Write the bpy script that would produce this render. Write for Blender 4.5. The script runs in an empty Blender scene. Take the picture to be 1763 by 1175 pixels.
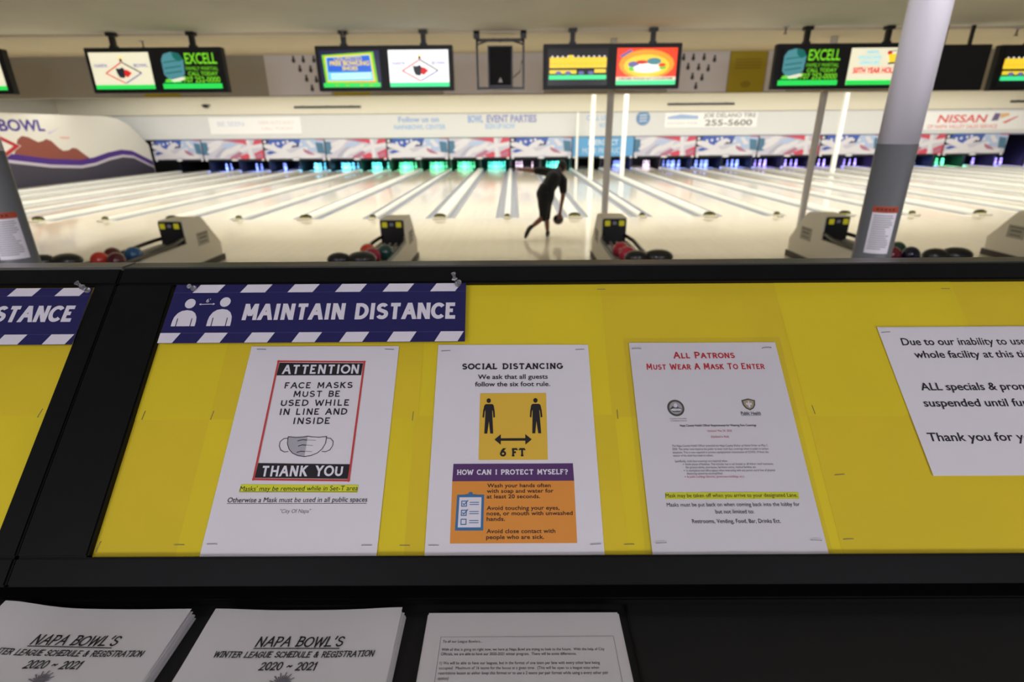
import bpy, bmesh, math, random
from mathutils import Vector, Matrix, Euler

random.seed(7)
R = math.radians
sc = bpy.context.scene
COL = sc.collection

# ------------------------------------------------------------------ camera, exposure, world, big lamps
CAM_H = 2.03
cam_d = bpy.data.cameras.new('camera')
cam = bpy.data.objects.new('camera', cam_d)
COL.objects.link(cam)
cam_d.sensor_width = 36.0
cam_d.lens = 36.0 * 931.0 / 1763.0
cam_d.clip_start = 0.02
cam_d.clip_end = 200
_yaw, _pit, _rol = R(0.28), R(21.3), R(0.46)
_f = Vector((-math.sin(_yaw) * math.cos(_pit), math.cos(_yaw) * math.cos(_pit), -math.sin(_pit)))
_r0 = Vector((math.cos(_yaw), math.sin(_yaw), 0))
_u0 = _r0.cross(_f)
_r = _r0 * math.cos(_rol) - _u0 * math.sin(_rol)
_u = _u0 * math.cos(_rol) + _r0 * math.sin(_rol)
cam.matrix_world = Matrix(((_r.x, _u.x, -_f.x, 0), (_r.y, _u.y, -_f.y, 0), (_r.z, _u.z, -_f.z, CAM_H), (0, 0, 0, 1)))
cam_d.dof.use_dof = True
cam_d.dof.focus_distance = 0.71
cam_d.dof.aperture_fstop = 4.8
sc.camera = cam

sc.view_settings.view_transform = 'Standard'
sc.view_settings.look = 'None'
sc.view_settings.gamma = 1.0
sc.view_settings.use_curve_mapping = False
sc.view_settings.exposure = 0.0

world = bpy.data.worlds.new('world')
sc.world = world
world.use_nodes = True
world.node_tree.nodes['Background'].inputs[0].default_value = (0.80, 0.78, 0.84, 1)
world.node_tree.nodes['Background'].inputs[1].default_value = 0.46


def area_light(name, loc, rot, sx, sy, power, color):
    l = bpy.data.lights.new(name, 'AREA')
    l.shape = 'RECTANGLE'
    l.size = sx
    l.size_y = sy
    l.energy = power
    l.color = color
    o = bpy.data.objects.new(name, l)
    COL.objects.link(o)
    o.location = loc
    o.rotation_euler = rot
    return o


WARM = (1.0, 0.965, 0.89)
BAFFLES = (16.0, 20.0, 24.0, 28.0)
# fluorescent strips behind the fascia and behind each ceiling baffle
area_light('lane_strip_light', (2.5, 12.9, 3.88), (R(10), 0, 0), 49, 0.26, 1080, WARM)
for yb in BAFFLES:
    area_light('lane_strip_light', (2.5, yb + 0.32, 3.90), (R(14), 0, 0), 49, 0.26, 1020 if yb < 23 else 800 if yb < 27 else 390, (1.0, 0.985, 0.95))
# added broad fill from behind the photographer, shop front assumed; lobby lights overhead
area_light('rear_fill_light', (0.5, -7.0, 2.35), (R(90), 0, 0), 11, 1.7, 240, (0.94, 0.91, 1.0))
for lx, ly, lp in ((-1.6, -2.0, 62), (2.2, -2.0, 62), (-3.6, 1.45, 40), (0.1, 1.45, 42), (3.4, 1.45, 38)):  # the three forward ones are added fill to brighten poles and ball returns
    area_light('lobby_fill_light', (lx, ly, 3.40 if ly < 0 else 3.12), (R(62) if ly > 0 else R(-14), 0, 0), 1.2, 0.6, lp, (0.95, 0.92, 1.0))


# ------------------------------------------------------------------ materials
MATS = {}


def srgb(c):
    def f(v):
        v /= 255.0
        return v / 12.92 if v <= 0.04045 else ((v + 0.055) / 1.055) ** 2.4
    return (f(c[0]), f(c[1]), f(c[2]), 1)


def mat(name, rgb, rough=0.6, metal=0.0, emit=0.0, spec=0.5, noise=0.0, nscale=30.0, bump=0.0, coat=0.0, stretch=None):
    if name in MATS:
        return MATS[name]
    m = bpy.data.materials.new(name)
    m.use_nodes = True
    nt = m.node_tree
    b = nt.nodes['Principled BSDF']
    c = srgb(rgb)
    b.inputs['Base Color'].default_value = c
    b.inputs['Roughness'].default_value = rough
    b.inputs['Metallic'].default_value = metal
    b.inputs['Specular IOR Level'].default_value = spec
    b.inputs['Coat Weight'].default_value = coat
    if emit:
        b.inputs['Emission Color'].default_value = c
        b.inputs['Emission Strength'].default_value = emit
    if noise or bump:
        tc = nt.nodes.new('ShaderNodeTexCoord')
        mp = nt.nodes.new('ShaderNodeMapping')
        nt.links.new(tc.outputs['Object'], mp.inputs[0])
        if stretch:
            mp.inputs['Scale'].default_value = stretch
        nz = nt.nodes.new('ShaderNodeTexNoise')
        nz.inputs['Scale'].default_value = nscale
        nz.inputs['Detail'].default_value = 4
        nt.links.new(mp.outputs[0], nz.inputs['Vector'])
        if noise:
            rp = nt.nodes.new('ShaderNodeMapRange')
            rp.inputs['From Min'].default_value = 0.3
            rp.inputs['From Max'].default_value = 0.7
            rp.inputs['To Min'].default_value = 1 - noise
            rp.inputs['To Max'].default_value = 1 + noise
            nt.links.new(nz.outputs['Fac'], rp.inputs['Value'])
            mx = nt.nodes.new('ShaderNodeVectorMath')
            mx.operation = 'SCALE'
            mx.inputs[0].default_value = c[:3]
            nt.links.new(rp.outputs[0], mx.inputs['Scale'])
            nt.links.new(mx.outputs[0], b.inputs['Base Color'])
        if bump:
            bp = nt.nodes.new('ShaderNodeBump')
            bp.inputs['Strength'].default_value = bump
            bp.inputs['Distance'].default_value = 0.01
            nt.links.new(nz.outputs['Fac'], bp.inputs['Height'])
            nt.links.new(bp.outputs[0], b.inputs['Normal'])
    MATS[name] = m
    return m


def wood_mat(name, rgb, board=0.027, rough=0.13, var=0.05):
    m = bpy.data.materials.new(name)
    m.use_nodes = True
    nt = m.node_tree
    b = nt.nodes['Principled BSDF']
    c = srgb(rgb)
    tc = nt.nodes.new('ShaderNodeTexCoord')
    br = nt.nodes.new('ShaderNodeTexBrick')
    mp = nt.nodes.new('ShaderNodeMapping')
    mp.inputs['Rotation'].default_value = (0, 0, R(90))
    nt.links.new(tc.outputs['Object'], mp.inputs[0])
    nt.links.new(mp.outputs[0], br.inputs['Vector'])
    br.inputs['Scale'].default_value = 1.0
    br.inputs['Brick Width'].default_value = 1.4
    br.inputs['Row Height'].default_value = board
    br.inputs['Mortar Size'].default_value = 0.0
    br.inputs['Color1'].default_value = (c[0] * (1 + var), c[1] * (1 + var), c[2] * (1 + var), 1)
    br.inputs['Color2'].default_value = (c[0] * (1 - var), c[1] * (1 - var), c[2] * (1 - 1.6 * var), 1)
    br.inputs['Mortar'].default_value = c
    nt.links.new(br.outputs['Color'], b.inputs['Base Color'])
    b.inputs['Roughness'].default_value = rough
    b.inputs['Specular IOR Level'].default_value = 0.6
    MATS[name] = m
    return m


def film_mat(name):
    m = bpy.data.materials.new(name)
    m.use_nodes = True
    nt = m.node_tree
    nt.nodes.remove(nt.nodes['Principled BSDF'])
    out = nt.nodes['Material Output']
    t = nt.nodes.new('ShaderNodeBsdfTransparent')
    t.inputs[0].default_value = (0.97, 0.97, 0.97, 1)
    g = nt.nodes.new('ShaderNodeBsdfGlossy')
    g.inputs['Roughness'].default_value = 0.12
    mx = nt.nodes.new('ShaderNodeMixShader')
    mx.inputs[0].default_value = 0.05
    nt.links.new(t.outputs[0], mx.inputs[1])
    nt.links.new(g.outputs[0], mx.inputs[2])
    nt.links.new(mx.outputs[0], out.inputs[0])
    MATS[name] = m
    return m


M_film = film_mat('clear plastic film')
M_paper = mat('white paper', (226, 222, 228), 0.7, noise=0.015, nscale=8)
M_flyer = mat('flyer paper', (222, 220, 224), 0.7, noise=0.015, nscale=8)
M_yellow = mat('yellow paper', (226, 203, 30), 0.75, noise=0.05, nscale=5, bump=0.05)
M_yellow2 = mat('yellow paper deeper', (222, 196, 34), 0.75, noise=0.05, nscale=6, bump=0.05)  # second, slightly deeper yellow so the sheets differ in tone
M_frame = mat('black laminate', (12, 12, 13), 0.5, noise=0.12, nscale=40, spec=0.2)
M_frame_top = mat('black edge banding', (34, 34, 33), 0.28, spec=0.6)
M_black = mat('black plastic', (14, 14, 15), 0.35)
M_matte_black = mat('matte black', (10, 10, 11), 0.8)
M_navy = mat('navy print', (31, 28, 90), 0.5)
M_white_print = mat('white print', (228, 224, 234), 0.5)
M_ink = mat('black ink', (26, 24, 30), 0.7)
M_grey_ink = mat('grey ink', (112, 110, 118), 0.7)
M_lt_ink = mat('pale grey ink', (168, 164, 174), 0.7)
M_red_ink = mat('red ink', (196, 34, 48), 0.6)
M_red_frame = mat('red print', (200, 62, 60), 0.6)
M_hl = mat('highlighter yellow', (218, 222, 40), 0.6)
M_mask_grey = mat('grey print', (172, 170, 178), 0.6)
M_sq = mat('ochre print', (226, 184, 60), 0.6)
M_orange = mat('orange print', (226, 146, 56), 0.6)
M_purple = mat('purple print', (84, 48, 104), 0.6)
M_blue = mat('blue print', (58, 112, 160), 0.6)
M_seal = mat('seal print', (78, 80, 70), 0.6)
M_tan = mat('tan print', (176, 160, 130), 0.6)
M_pin_clear = mat('clear plastic', (214, 214, 220), 0.12, spec=0.8)
M_pin_clear.node_tree.nodes['Principled BSDF'].inputs['Transmission Weight'].default_value = 0.85
M_staple = mat('steel staple', (150, 150, 152), 0.35, metal=0.8)

M_ceil = mat('ceiling paint', (232, 227, 212), 0.85, noise=0.03, nscale=1.2, bump=0.03)
M_cream = mat('cream paint', (220, 208, 180), 0.8, noise=0.03, nscale=1.0)
M_ceil_lane = mat('lane ceiling paint', (238, 232, 212), 0.8)
M_cream_wall = mat('cream upper wall', (228, 222, 204), 0.8)
M_fascia = mat('fascia grey paint', (180, 173, 160), 0.8, noise=0.03, nscale=1.5)
M_wallwhite = mat('white wall paint', (222, 223, 223), 0.75)
M_approach = wood_mat('maple approach', (216, 208, 190), 0.06, 0.08, 0.02)
M_lane = wood_mat('maple lane', (220, 212, 194), 0.027, 0.09, 0.04)
M_gutter = mat('gutter plastic', (150, 156, 168), 0.35)
M_cap = mat('divider capping', (222, 222, 214), 0.4)
M_pole = mat('pole light grey', (226, 221, 226), 0.32, spec=0.5)
M_pole_dark = mat('pole dark grey', (88, 90, 92), 0.30, spec=0.5)
M_pole_thin = mat('thin pole grey', (226, 222, 214), 0.45)
M_pole_white = mat('white pole paint', (248, 248, 240), 0.4)
M_carpet = mat('lobby carpet', (52, 50, 54), 0.95, noise=0.2, nscale=60)
M_hood = mat('beige moulding', (222, 216, 198), 0.45)
M_skirt = mat('dark brown skirt', (62, 56, 50), 0.6)
M_rail = mat('rack rail grey', (150, 148, 134), 0.4)
M_bumper = mat('black moulded plastic', (30, 30, 27), 0.28, noise=0.2, nscale=20)
M_lamp_yellow = mat('yellow lens', (196, 190, 40), 0.3, emit=0.25)
M_tvblack = mat('screen housing', (8, 8, 9), 0.5)
M_skin = mat('skin', (120, 76, 56), 0.6)
M_cloth = mat('black cloth', (12, 12, 13), 0.9)
M_hair = mat('dark hair', (18, 15, 14), 0.8)
M_shoe = mat('black shoe', (16, 16, 17), 0.5)
M_sole = mat('grey sole', (110, 100, 90), 0.6)
M_ballblack = mat('black ball', (14, 13, 18), 0.08, spec=0.6)
M_pinwhite = mat('bowling pin white', (240, 238, 234), 0.25)
M_pinred = mat('pin red stripe', (190, 40, 45), 0.3)


# ------------------------------------------------------------------ mesh helpers
class MB:
    """Collects shapes into one mesh, each face with a material slot."""

    def __init__(self):
        self.v, self.f, self.mi, self.sm = [], [], [], []

    def add(self, vs, fs, mi=0, smooth=False):
        n = len(self.v)
        self.v += [tuple(p) for p in vs]
        for f in fs:
            self.f.append([i + n for i in f])
            self.mi.append(mi)
            self.sm.append(smooth)

    def box(self, x0, x1, y0, y1, z0, z1, mi=0):
        self.add([(x0, y0, z0), (x1, y0, z0), (x1, y1, z0), (x0, y1, z0), (x0, y0, z1), (x1, y0, z1), (x1, y1, z1), (x0, y1, z1)],
                 [(0, 3, 2, 1), (4, 5, 6, 7), (0, 1, 5, 4), (1, 2, 6, 5), (2, 3, 7, 6), (3, 0, 4, 7)], mi)

    def bevbox(self, x0, x1, y0, y1, z0, z1, b, mi=0, seg=2):
        bm = bmesh.new()
        bmesh.ops.create_cube(bm, size=1)
        for v in bm.verts:
            v.co = Vector(((x0 + x1) / 2 + v.co.x * (x1 - x0), (y0 + y1) / 2 + v.co.y * (y1 - y0), (z0 + z1) / 2 + v.co.z * (z1 - z0)))
        bmesh.ops.bevel(bm, geom=bm.edges[:], offset=b, segments=seg, affect='EDGES')
        self.from_bm(bm, mi)

    def from_bm(self, bm, mi=0, smooth=False, m=None):
        bm.verts.index_update()
        vs = [(m @ v.co if m else v.co.copy()) for v in bm.verts]
        fs = [[v.index for v in f.verts] for f in bm.faces]
        self.add(vs, fs, mi, smooth)
        bm.free()

    def prism(self, pts, a0, a1, axis='x', mi=0, smooth=False):
        """pts: outline in the other two axes, counter-clockwise; extruded from a0 to a1."""
        n = len(pts)
        def P(p, a):
            return {'x': (a, p[0], p[1]), 'y': (p[0], a, p[1]), 'z': (p[0], p[1], a)}[axis]
        vs = [P(p, a0) for p in pts] + [P(p, a1) for p in pts]
        self.add(vs, [list(range(n))[::-1], list(range(n, 2 * n))], mi)
        k = len(self.v) - 2 * n
        for i in range(n):
            j = (i + 1) % n
            self.f.append([k + i, k + j, k + n + j, k + n + i])
            self.mi.append(mi)
            self.sm.append(smooth)

    def poly(self, pts, h=0.0, mi=0):
        self.add([(p[0], p[1], h) for p in pts], [list(range(len(pts)))], mi)

    def rect(self, x0, y0, x1, y1, h=0.0, mi=0):
        self.poly([(x0, y0), (x1, y0), (x1, y1), (x0, y1)], h, mi)

    def ellipse(self, cx, cy, rx, ry, h=0.0, mi=0, n=24, a0=0, a1=360, rot=0):
        c, s = math.cos(R(rot)), math.sin(R(rot))
        pts = []
        full = abs(a1 - a0) >= 360
        for i in range(n if full else n + 1):
            a = R(a0 + (a1 - a0) * i / n)
            x, y = rx * math.cos(a), ry * math.sin(a)
            pts.append((cx + x * c - y * s, cy + x * s + y * c))
        self.poly(pts, h, mi)

    def stroke(self, pts, w, h=0.0, mi=0, round_=True):
        """A pen line of width w as one strip of quads with mitred corners."""
        P = [Vector(p[:2]) for p in pts]
        P = [p for k, p in enumerate(P) if k == 0 or (p - P[k - 1]).length > 1e-7]
        if len(P) < 2:
            return
        closed = (P[0] - P[-1]).length < 1e-6 and len(P) > 3
        if closed:
            P = P[:-1]
        if not closed:
            for k in range(1, len(P) - 1):
                if (P[k] - P[k - 1]).normalized().dot((P[k + 1] - P[k]).normalized()) < -.15:      # sharp corner: two strips
                    self.stroke(P[:k + 1], w, h, mi, round_)
                    self.stroke(P[k:], w, h, mi, round_)
                    return
        self.lay = (getattr(self, 'lay', 0) + 1) % 7
        z = h + self.lay * .000012
        n = len(P)
        D = [(P[(k + 1) % n] - P[k]).normalized() for k in range(n if closed else n - 1)]
        Lf, Rt = [], []
        for k in range(n):
            if closed:
                d0, d1 = D[k - 1], D[k]
            else:
                d0, d1 = D[max(k - 1, 0)], D[min(k, n - 2)]
            t = d0 + d1
            if t.length < 1e-4:
                t = d1.copy()
            t.normalize()
            nv = Vector((-t.y, t.x))
            c = max(abs(nv.dot(Vector((-d1.y, d1.x)))), .45)
            q = P[k].copy()
            if round_ and not closed:
                if k == 0:
                    q = q - d1 * w * .22
                elif k == n - 1:
                    q = q + d0 * w * .22
            Lf.append(q + nv * (w / 2 / c)); Rt.append(q - nv * (w / 2 / c))
        vs = [(q.x, q.y, z) for q in Lf] + [(q.x, q.y, z) for q in Rt]
        fs = [(n + k, n + (k + 1) % n, (k + 1) % n, k) for k in range(n if closed else n - 1)]
        self.add(vs, fs, mi)
        if round_ and not closed and w > .0006:
            for q, dd in ((P[0] - D[0] * w * .22, -1), (P[-1] + D[-1] * w * .22, 1)):
                a0 = math.degrees(math.atan2((D[0] if dd < 0 else D[-1]).y * dd, (D[0] if dd < 0 else D[-1]).x * dd))
                self.ellipse(q.x, q.y, w / 2, w / 2, z, mi, n=6, a0=a0 - 90, a1=a0 + 90)

    def lathe(self, prof, cx=0, cy=0, z0=0, n=16, mi=0, smooth=True):
        vs, fs = [], []
        for (r, z) in prof:
            for i in range(n):
                a = 2 * math.pi * i / n
                vs.append((cx + r * math.cos(a), cy + r * math.sin(a), z0 + z))
        for k in range(len(prof) - 1):
            for i in range(n):
                j = (i + 1) % n
                fs.append((k * n + i, k * n + j, (k + 1) * n + j, (k + 1) * n + i))
        fs.append(list(range(n))[::-1])
        fs.append([(len(prof) - 1) * n + i for i in range(n)])
        self.add(vs, fs, mi, smooth)

    def tube(self, pts, r, n=8, mi=0, smooth=True):
        pts = [Vector(p) for p in pts]
        vs, fs = [], []
        for k, p in enumerate(pts):
            t = (pts[min(k + 1, len(pts) - 1)] - pts[max(k - 1, 0)]).normalized()
            up = Vector((0, 0, 1)) if abs(t.z) < 0.9 else Vector((1, 0, 0))
            a = t.cross(up).normalized()
            b = t.cross(a)
            rr = r[k] if isinstance(r, (list, tuple)) else r
            for i in range(n):
                q = 2 * math.pi * i / n
                vs.append(p + a * (rr * math.cos(q)) + b * (rr * math.sin(q)))
        for k in range(len(pts) - 1):
            for i in range(n):
                j = (i + 1) % n
                fs.append((k * n + i, k * n + j, (k + 1) * n + j, (k + 1) * n + i))
        fs.append(list(range(n)))
        fs.append([(len(pts) - 1) * n + i for i in range(n)][::-1])
        self.add(vs, fs, mi, smooth)

    def sphere(self, c, r, mi=0, seg=20, rings=12, sc3=(1, 1, 1)):
        bm = bmesh.new()
        bmesh.ops.create_uvsphere(bm, u_segments=seg, v_segments=rings, radius=r)
        for v in bm.verts:
            v.co = Vector((c[0] + v.co.x * sc3[0], c[1] + v.co.y * sc3[1], c[2] + v.co.z * sc3[2]))
        self.from_bm(bm, mi, True)


def mesh_of(name, mb, mats):
    me = bpy.data.meshes.new(name)
    me.from_pydata(mb.v, [], mb.f)
    for m in (mats if isinstance(mats, (list, tuple)) else [mats]):
        me.materials.append(m)
    me.polygons.foreach_set('material_index', mb.mi)
    me.polygons.foreach_set('use_smooth', mb.sm)
    me.update()
    return me


def obj(name, mb, mats, parent=None, loc=None):
    me = mb if isinstance(mb, bpy.types.Mesh) else mesh_of(name, mb, mats)
    o = bpy.data.objects.new(name, me)
    COL.objects.link(o)
    if parent is not None:
        o.parent = parent
    if loc is not None:
        o.location = loc
    return o


def tag(o, label, cat, group=None, kind=None):
    o['label'] = label
    o['category'] = cat
    if group:
        o['group'] = group
    if kind:
        o['kind'] = kind
    return o


def thing(name, label, cat, loc=(0, 0, 0), group=None, rz=0.0):
    o = bpy.data.objects.new(name, None)
    o.empty_display_size = 0.1
    COL.objects.link(o)
    o.location = loc
    o.rotation_euler = (0, 0, rz)
    return tag(o, label, cat, group)


def struct(name, mb, mats, label=None, cat=None):
    o = obj(name, mb, mats)
    o['kind'] = 'structure'
    if label:
        o['label'] = label
        o['category'] = cat
    return o


def copy_thing(src, loc, label, group=None):
    c = src.copy()
    COL.objects.link(c)
    c.location = loc
    c['label'] = label
    if group:
        c['group'] = group
    for ch in src.children:
        d = ch.copy()
        COL.objects.link(d)
        d.parent = c
        for g in ch.children:
            e = g.copy()
            COL.objects.link(e)
            e.parent = d
    return c


_ones = ['', 'first', 'second', 'third', 'fourth', 'fifth', 'sixth', 'seventh', 'eighth', 'ninth', 'tenth', 'eleventh',
         'twelfth', 'thirteenth', 'fourteenth', 'fifteenth', 'sixteenth', 'seventeenth', 'eighteenth', 'nineteenth']


def ordinal(n):
    if n < 20:
        return _ones[n]
    return 'twentieth' if n == 20 else 'thirtieth' if n == 30 else ('twenty-' if n < 30 else 'thirty-') + _ones[n % 10]


# ------------------------------------------------------------------ lettering
_tc = bpy.data.curves.new('lettering', 'FONT')
_to = bpy.data.objects.new('lettering', _tc)


def text_mesh(s, bold=0.0, shear=0.0, spacing=1.0):
    """Triangles of a line of text in the built-in sans, at size 1."""
    _tc.body = s
    _tc.offset = bold
    _tc.shear = shear
    _tc.space_character = spacing
    _tc.resolution_u = 3
    _tc.fill_mode = 'FRONT'
    me = bpy.data.meshes.new_from_object(_to)
    vs = [v.co.copy() for v in me.vertices]
    fs = [list(p.vertices) for p in me.polygons]
    bpy.data.meshes.remove(me)
    return vs, fs


_capv = text_mesh('H')[0]
CAP = max(v.y for v in _capv)


def sans(mb, s, x0, x1, y, cap, h=0.0, mi=0, bold=0.0, shear=0.0, spacing=1.0, fr=None):
    """A line of sans lettering fitted between x0 and x1 on baseline y with cap height cap."""
    if 'M' in s:
        bold = 0.0
    vs, fs = text_mesh(s, bold, shear, spacing)
    if not vs:
        return
    a, b = min(v.x for v in vs), max(v.x for v in vs)
    k = (x1 - x0) / (b - a)
    q = cap / CAP
    pts = [((v.x - a) * k + x0, v.y * q + y, h) for v in vs]
    if fr:
        pts = [fr @ Vector(p) for p in pts]
    mb.add(pts, fs, mi)


def arc(cx, cy, rx, ry, a0, a1, n=8):
    n = n * 2
    return [(cx + rx * math.cos(R(a0 + (a1 - a0) * i / n)), cy + ry * math.sin(R(a0 + (a1 - a0) * i / n))) for i in range(n + 1)]


# stroke letters: width, list of polylines, cap height 1
GL = {
    'A': (.80, [[(0, 0), (.40, 1), (.80, 0)], [(.15, .36), (.65, .36)]]),
    'B': (.62, [[(.06, 0), (.06, 1)], [(0, 1), (.30, 1)] + arc(.30, .76, .27, .24, 90, -90) + [(.06, .52)], [(.30, .52)] + arc(.32, .26, .30, .26, 90, -90) + [(0, 0)]]),
    'C': (.74, [arc(.40, .5, .40, .5, 42, 318, 14)]),
    'D': (.74, [[(.06, 0), (.06, 1)], [(0, 1), (.26, 1)] + arc(.26, .5, .46, .5, 90, -90, 12) + [(0, 0)]]),
    'E': (.62, [[(.06, 0), (.06, 1)], [(0, 1), (.58, 1)], [(.06, .52), (.44, .52)], [(0, 0), (.62, 0)]]),
    'F': (.60, [[(.06, 0), (.06, 1)], [(0, 1), (.58, 1)], [(.06, .50), (.44, .50)]]),
    'G': (.80, [arc(.40, .5, .40, .5, 42, 345, 14) + [(.78, .44), (.48, .44)]]),
    'H': (.76, [[(.08, 0), (.08, 1)], [(.68, 0), (.68, 1)], [(.08, .5), (.68, .5)]]),
    'I': (.30, [[(.15, 0), (.15, 1)]]),
    'J': (.56, [[(.44, 1), (.44, .26)] + arc(.22, .26, .22, .26, 0, -170, 8)]),
    'K': (.74, [[(.08, 0), (.08, 1)], [(.64, 1), (.08, .42)], [(.26, .58), (.68, 0)]]),
    'L': (.60, [[(.08, 1), (.08, 0)], [(0, 0), (.58, 0)]]),
    'M': (.92, [[(.08, 0), (.12, 1), (.46, .18), (.80, 1), (.84, 0)]]),
    'N': (.80, [[(.08, 0), (.08, 1), (.70, 0), (.70, 1)]]),
    'O': (.84, [arc(.42, .5, .42, .5, 90, 450, 20)]),
    'P': (.64, [[(.08, 0), (.08, 1)], [(0, 1), (.32, 1)] + arc(.32, .72, .30, .28, 90, -90) + [(.08, .44)]]),
    'Q': (.84, [arc(.42, .5, .42, .5, 90, 450, 20), [(.5, .26), (.84, -.06)]]),
    'R': (.72, [[(.08, 0), (.08, 1)], [(0, 1), (.32, 1)] + arc(.32, .74, .28, .26, 90, -90) + [(.08, .48)], [(.34, .48), (.68, 0)]]),
    'S': (.62, [arc(.31, .75, .27, .25, 30, 200, 8) + [(.10, .60), (.50, .44)] + arc(.31, .26, .29, .26, 30, -155, 9)]),
    'T': (.74, [[(.37, 0), (.37, 1)], [(.02, 1), (.72, 1)]]),
    'U': (.76, [[(.08, 1), (.08, .32)] + arc(.38, .32, .30, .32, 180, 360, 10) + [(.68, 1)]]),
    'V': (.78, [[(.02, 1), (.39, 0), (.76, 1)]]),
    'W': (1.10, [[(.02, 1), (.28, 0), (.55, .92), (.82, 0), (1.08, 1)]]),
    'X': (.74, [[(.04, 0), (.70, 1)], [(.04, 1), (.70, 0)]]),
    'Y': (.74, [[(.02, 1), (.37, .48), (.72, 1)], [(.37, .48), (.37, 0)]]),
    'Z': (.68, [[(.04, 1), (.64, 1), (.02, 0), (.66, 0)]]),
    '0': (.66, [arc(.33, .5, .31, .5, 90, 450, 16)]),
    '1': (.40, [[(.06, .80), (.24, 1), (.24, 0)]]),
    '2': (.62, [arc(.30, .72, .27, .28, 160, -30, 9) + [(.04, 0), (.60, 0)]]),
    '6': (.64, [arc(.33, .30, .29, .30, 90, 450, 14), [(.54, 1), (.22, .72), (.05, .36)]]),
    '&': (.76, [[(.70, 0), (.16, .72)] + arc(.30, .84, .15, .16, 200, -20, 8) + [(.12, .38)] + arc(.28, .22, .24, .22, 140, 330, 8) + [(.66, .46)]]),
    "'": (.20, [[(.12, 1.02), (.06, .78)]]),
    '~': (.66, [[(.04, .40), (.18, .54), (.34, .46), (.48, .38), (.62, .52)]]),
    '?': (.56, [arc(.27, .74, .25, .26, 160, -60, 9) + [(.26, .44), (.26, .26)], [(.26, .03), (.26, .0)]]),
    ' ': (.40, []),
}


def strokes(mb, s, x0, x1, y, cap, w, h=0.0, mi=0, slab=0.0, shear=0.0, gap=0.22, jitter=0.0, barI=False, small=1.0, rnd=True):
    """Stroke lettering fitted between x0 and x1; slab > 0 adds slab serifs; small < 1 makes small capitals after a word's first letter."""
    rg = random.Random(len(s) * 31 + 5)
    tot, items, first = 0.0, [], True
    for ch in s:
        wd, pl = GL.get(ch, GL[' '])
        k = 1.0 if first or small == 1.0 else small
        items.append((tot, k, wd, pl, ch))
        tot += (wd + gap) * k
        first = ch == ' '
    tot -= gap
    kx = (x1 - x0) / tot
    for (ox, k, wd, pl, ch) in items:
        jy, jr = (rg.uniform(-1, 1) * jitter, rg.uniform(-1, 1) * jitter) if jitter else (0, 0)
        lines = [list(p) for p in pl]
        if barI and ch == 'I':
            lines += [[(0, 1), (.30, 1)], [(0, 0), (.30, 0)]]

        def T(p):
            px, py = p[0] * k, p[1] * k
            px, py = px - py * jr, py + jy
            return (x0 + (ox + px + shear * py) * kx, y + py * cap)
        for p in lines:
            n0 = len(mb.v)
            if not rnd and len(p) <= 5:
                # straight letters: every stroke is cut level with the baseline and the cap line
                ww = w * (1 if k == 1 else 0.92)
                for e, f in zip(p[:-1], p[1:]):
                    (ax, ay), (bx, by) = T(e), T(f)
                    if ay > by:
                        (ax, ay), (bx, by), e, f = (bx, by), (ax, ay), f, e
                    ln = math.hypot(bx - ax, by - ay)
                    if by - ay > .35 * ln:
                        hx = ww / 2 * ln / (by - ay)
                        sl = (bx - ax) / (by - ay)
                        lo = ww / 2 if abs(e[1]) < .02 else 0
                        hi2 = ww / 2 if abs(f[1] - 1) < .02 else 0
                        mb.lay = (getattr(mb, 'lay', 0) + 1) % 7
                        mb.poly([(ax - hx - sl * lo * .0, ay - lo), (ax + hx - sl * lo * .0, ay - lo), (bx + hx, by + hi2), (bx - hx, by + hi2)], h + mb.lay * .000012, mi)
                    else:
                        mb.stroke([(ax, ay), (bx, by)], ww, h, mi, False)
                continue
            mb.stroke([T(q) for q in p], w * (1 if k == 1 else 0.92), h, mi, rnd)
            if not rnd and ch not in 'Q?&~':
                y0, y1 = y - w / 2, y + cap * k + w / 2
                mb.v[n0:] = [(q[0], min(max(q[1], y0), y1), q[2]) for q in mb.v[n0:]]
        for p in lines if slab else ():
            if len(p) > 1:
                for e, nb in ((p[0], p[1]), (p[-1], p[-2])):
                    if abs(e[0] - nb[0]) < abs(e[1] - nb[1]) * 0.9 and (abs(e[1]) < .02 or abs(e[1] - 1) < .02):
                        mb.stroke([T((e[0] - slab, e[1])), T((e[0] + slab, e[1]))], w * .8, h, mi, False)
                    elif abs(e[1] - nb[1]) < .02 and abs(e[0] - nb[0]) > .3 and (abs(e[1]) < .02 or abs(e[1] - 1) < .02):
                        sg = 1 if e[1] < .5 else -1
                        mb.stroke([T(e), T((e[0], e[1] + sg * slab))], w * .8, h, mi, False)


# ------------------------------------------------------------------ room shell
GY0, FOUL = 5.2, 13.65         # start of the approach, foul line
PITCH, K0 = 1.668, -0.16
XL, XR = -19.7, 28.5
XW = -24.0
DECK = 31.78

m = MB(); m.box(XW - .2, XR, 4.9, FOUL - .004, -.2, 0.0)
struct('floor', m, M_approach, 'glossy pale maple approach floor in front of the foul line', 'floor')
m = MB(); m.box(XW - .2, XR, FOUL, 36.5, -.42, -.2)
struct('floor_lane_bed', m, M_matte_black, 'dark sub floor under the lanes', 'floor')
m = MB(); m.box(XW - .2, XR, -5, 1.0, .23, .43)
struct('floor_lobby', m, M_carpet, 'dark lobby floor behind the display counter', 'floor')
m = MB(); m.box(XW - .2, XR, 1.0, 4.9, -.2, .02)
struct('floor_seating', m, M_carpet, 'dark floor of the bowlers seating area', 'floor')

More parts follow.
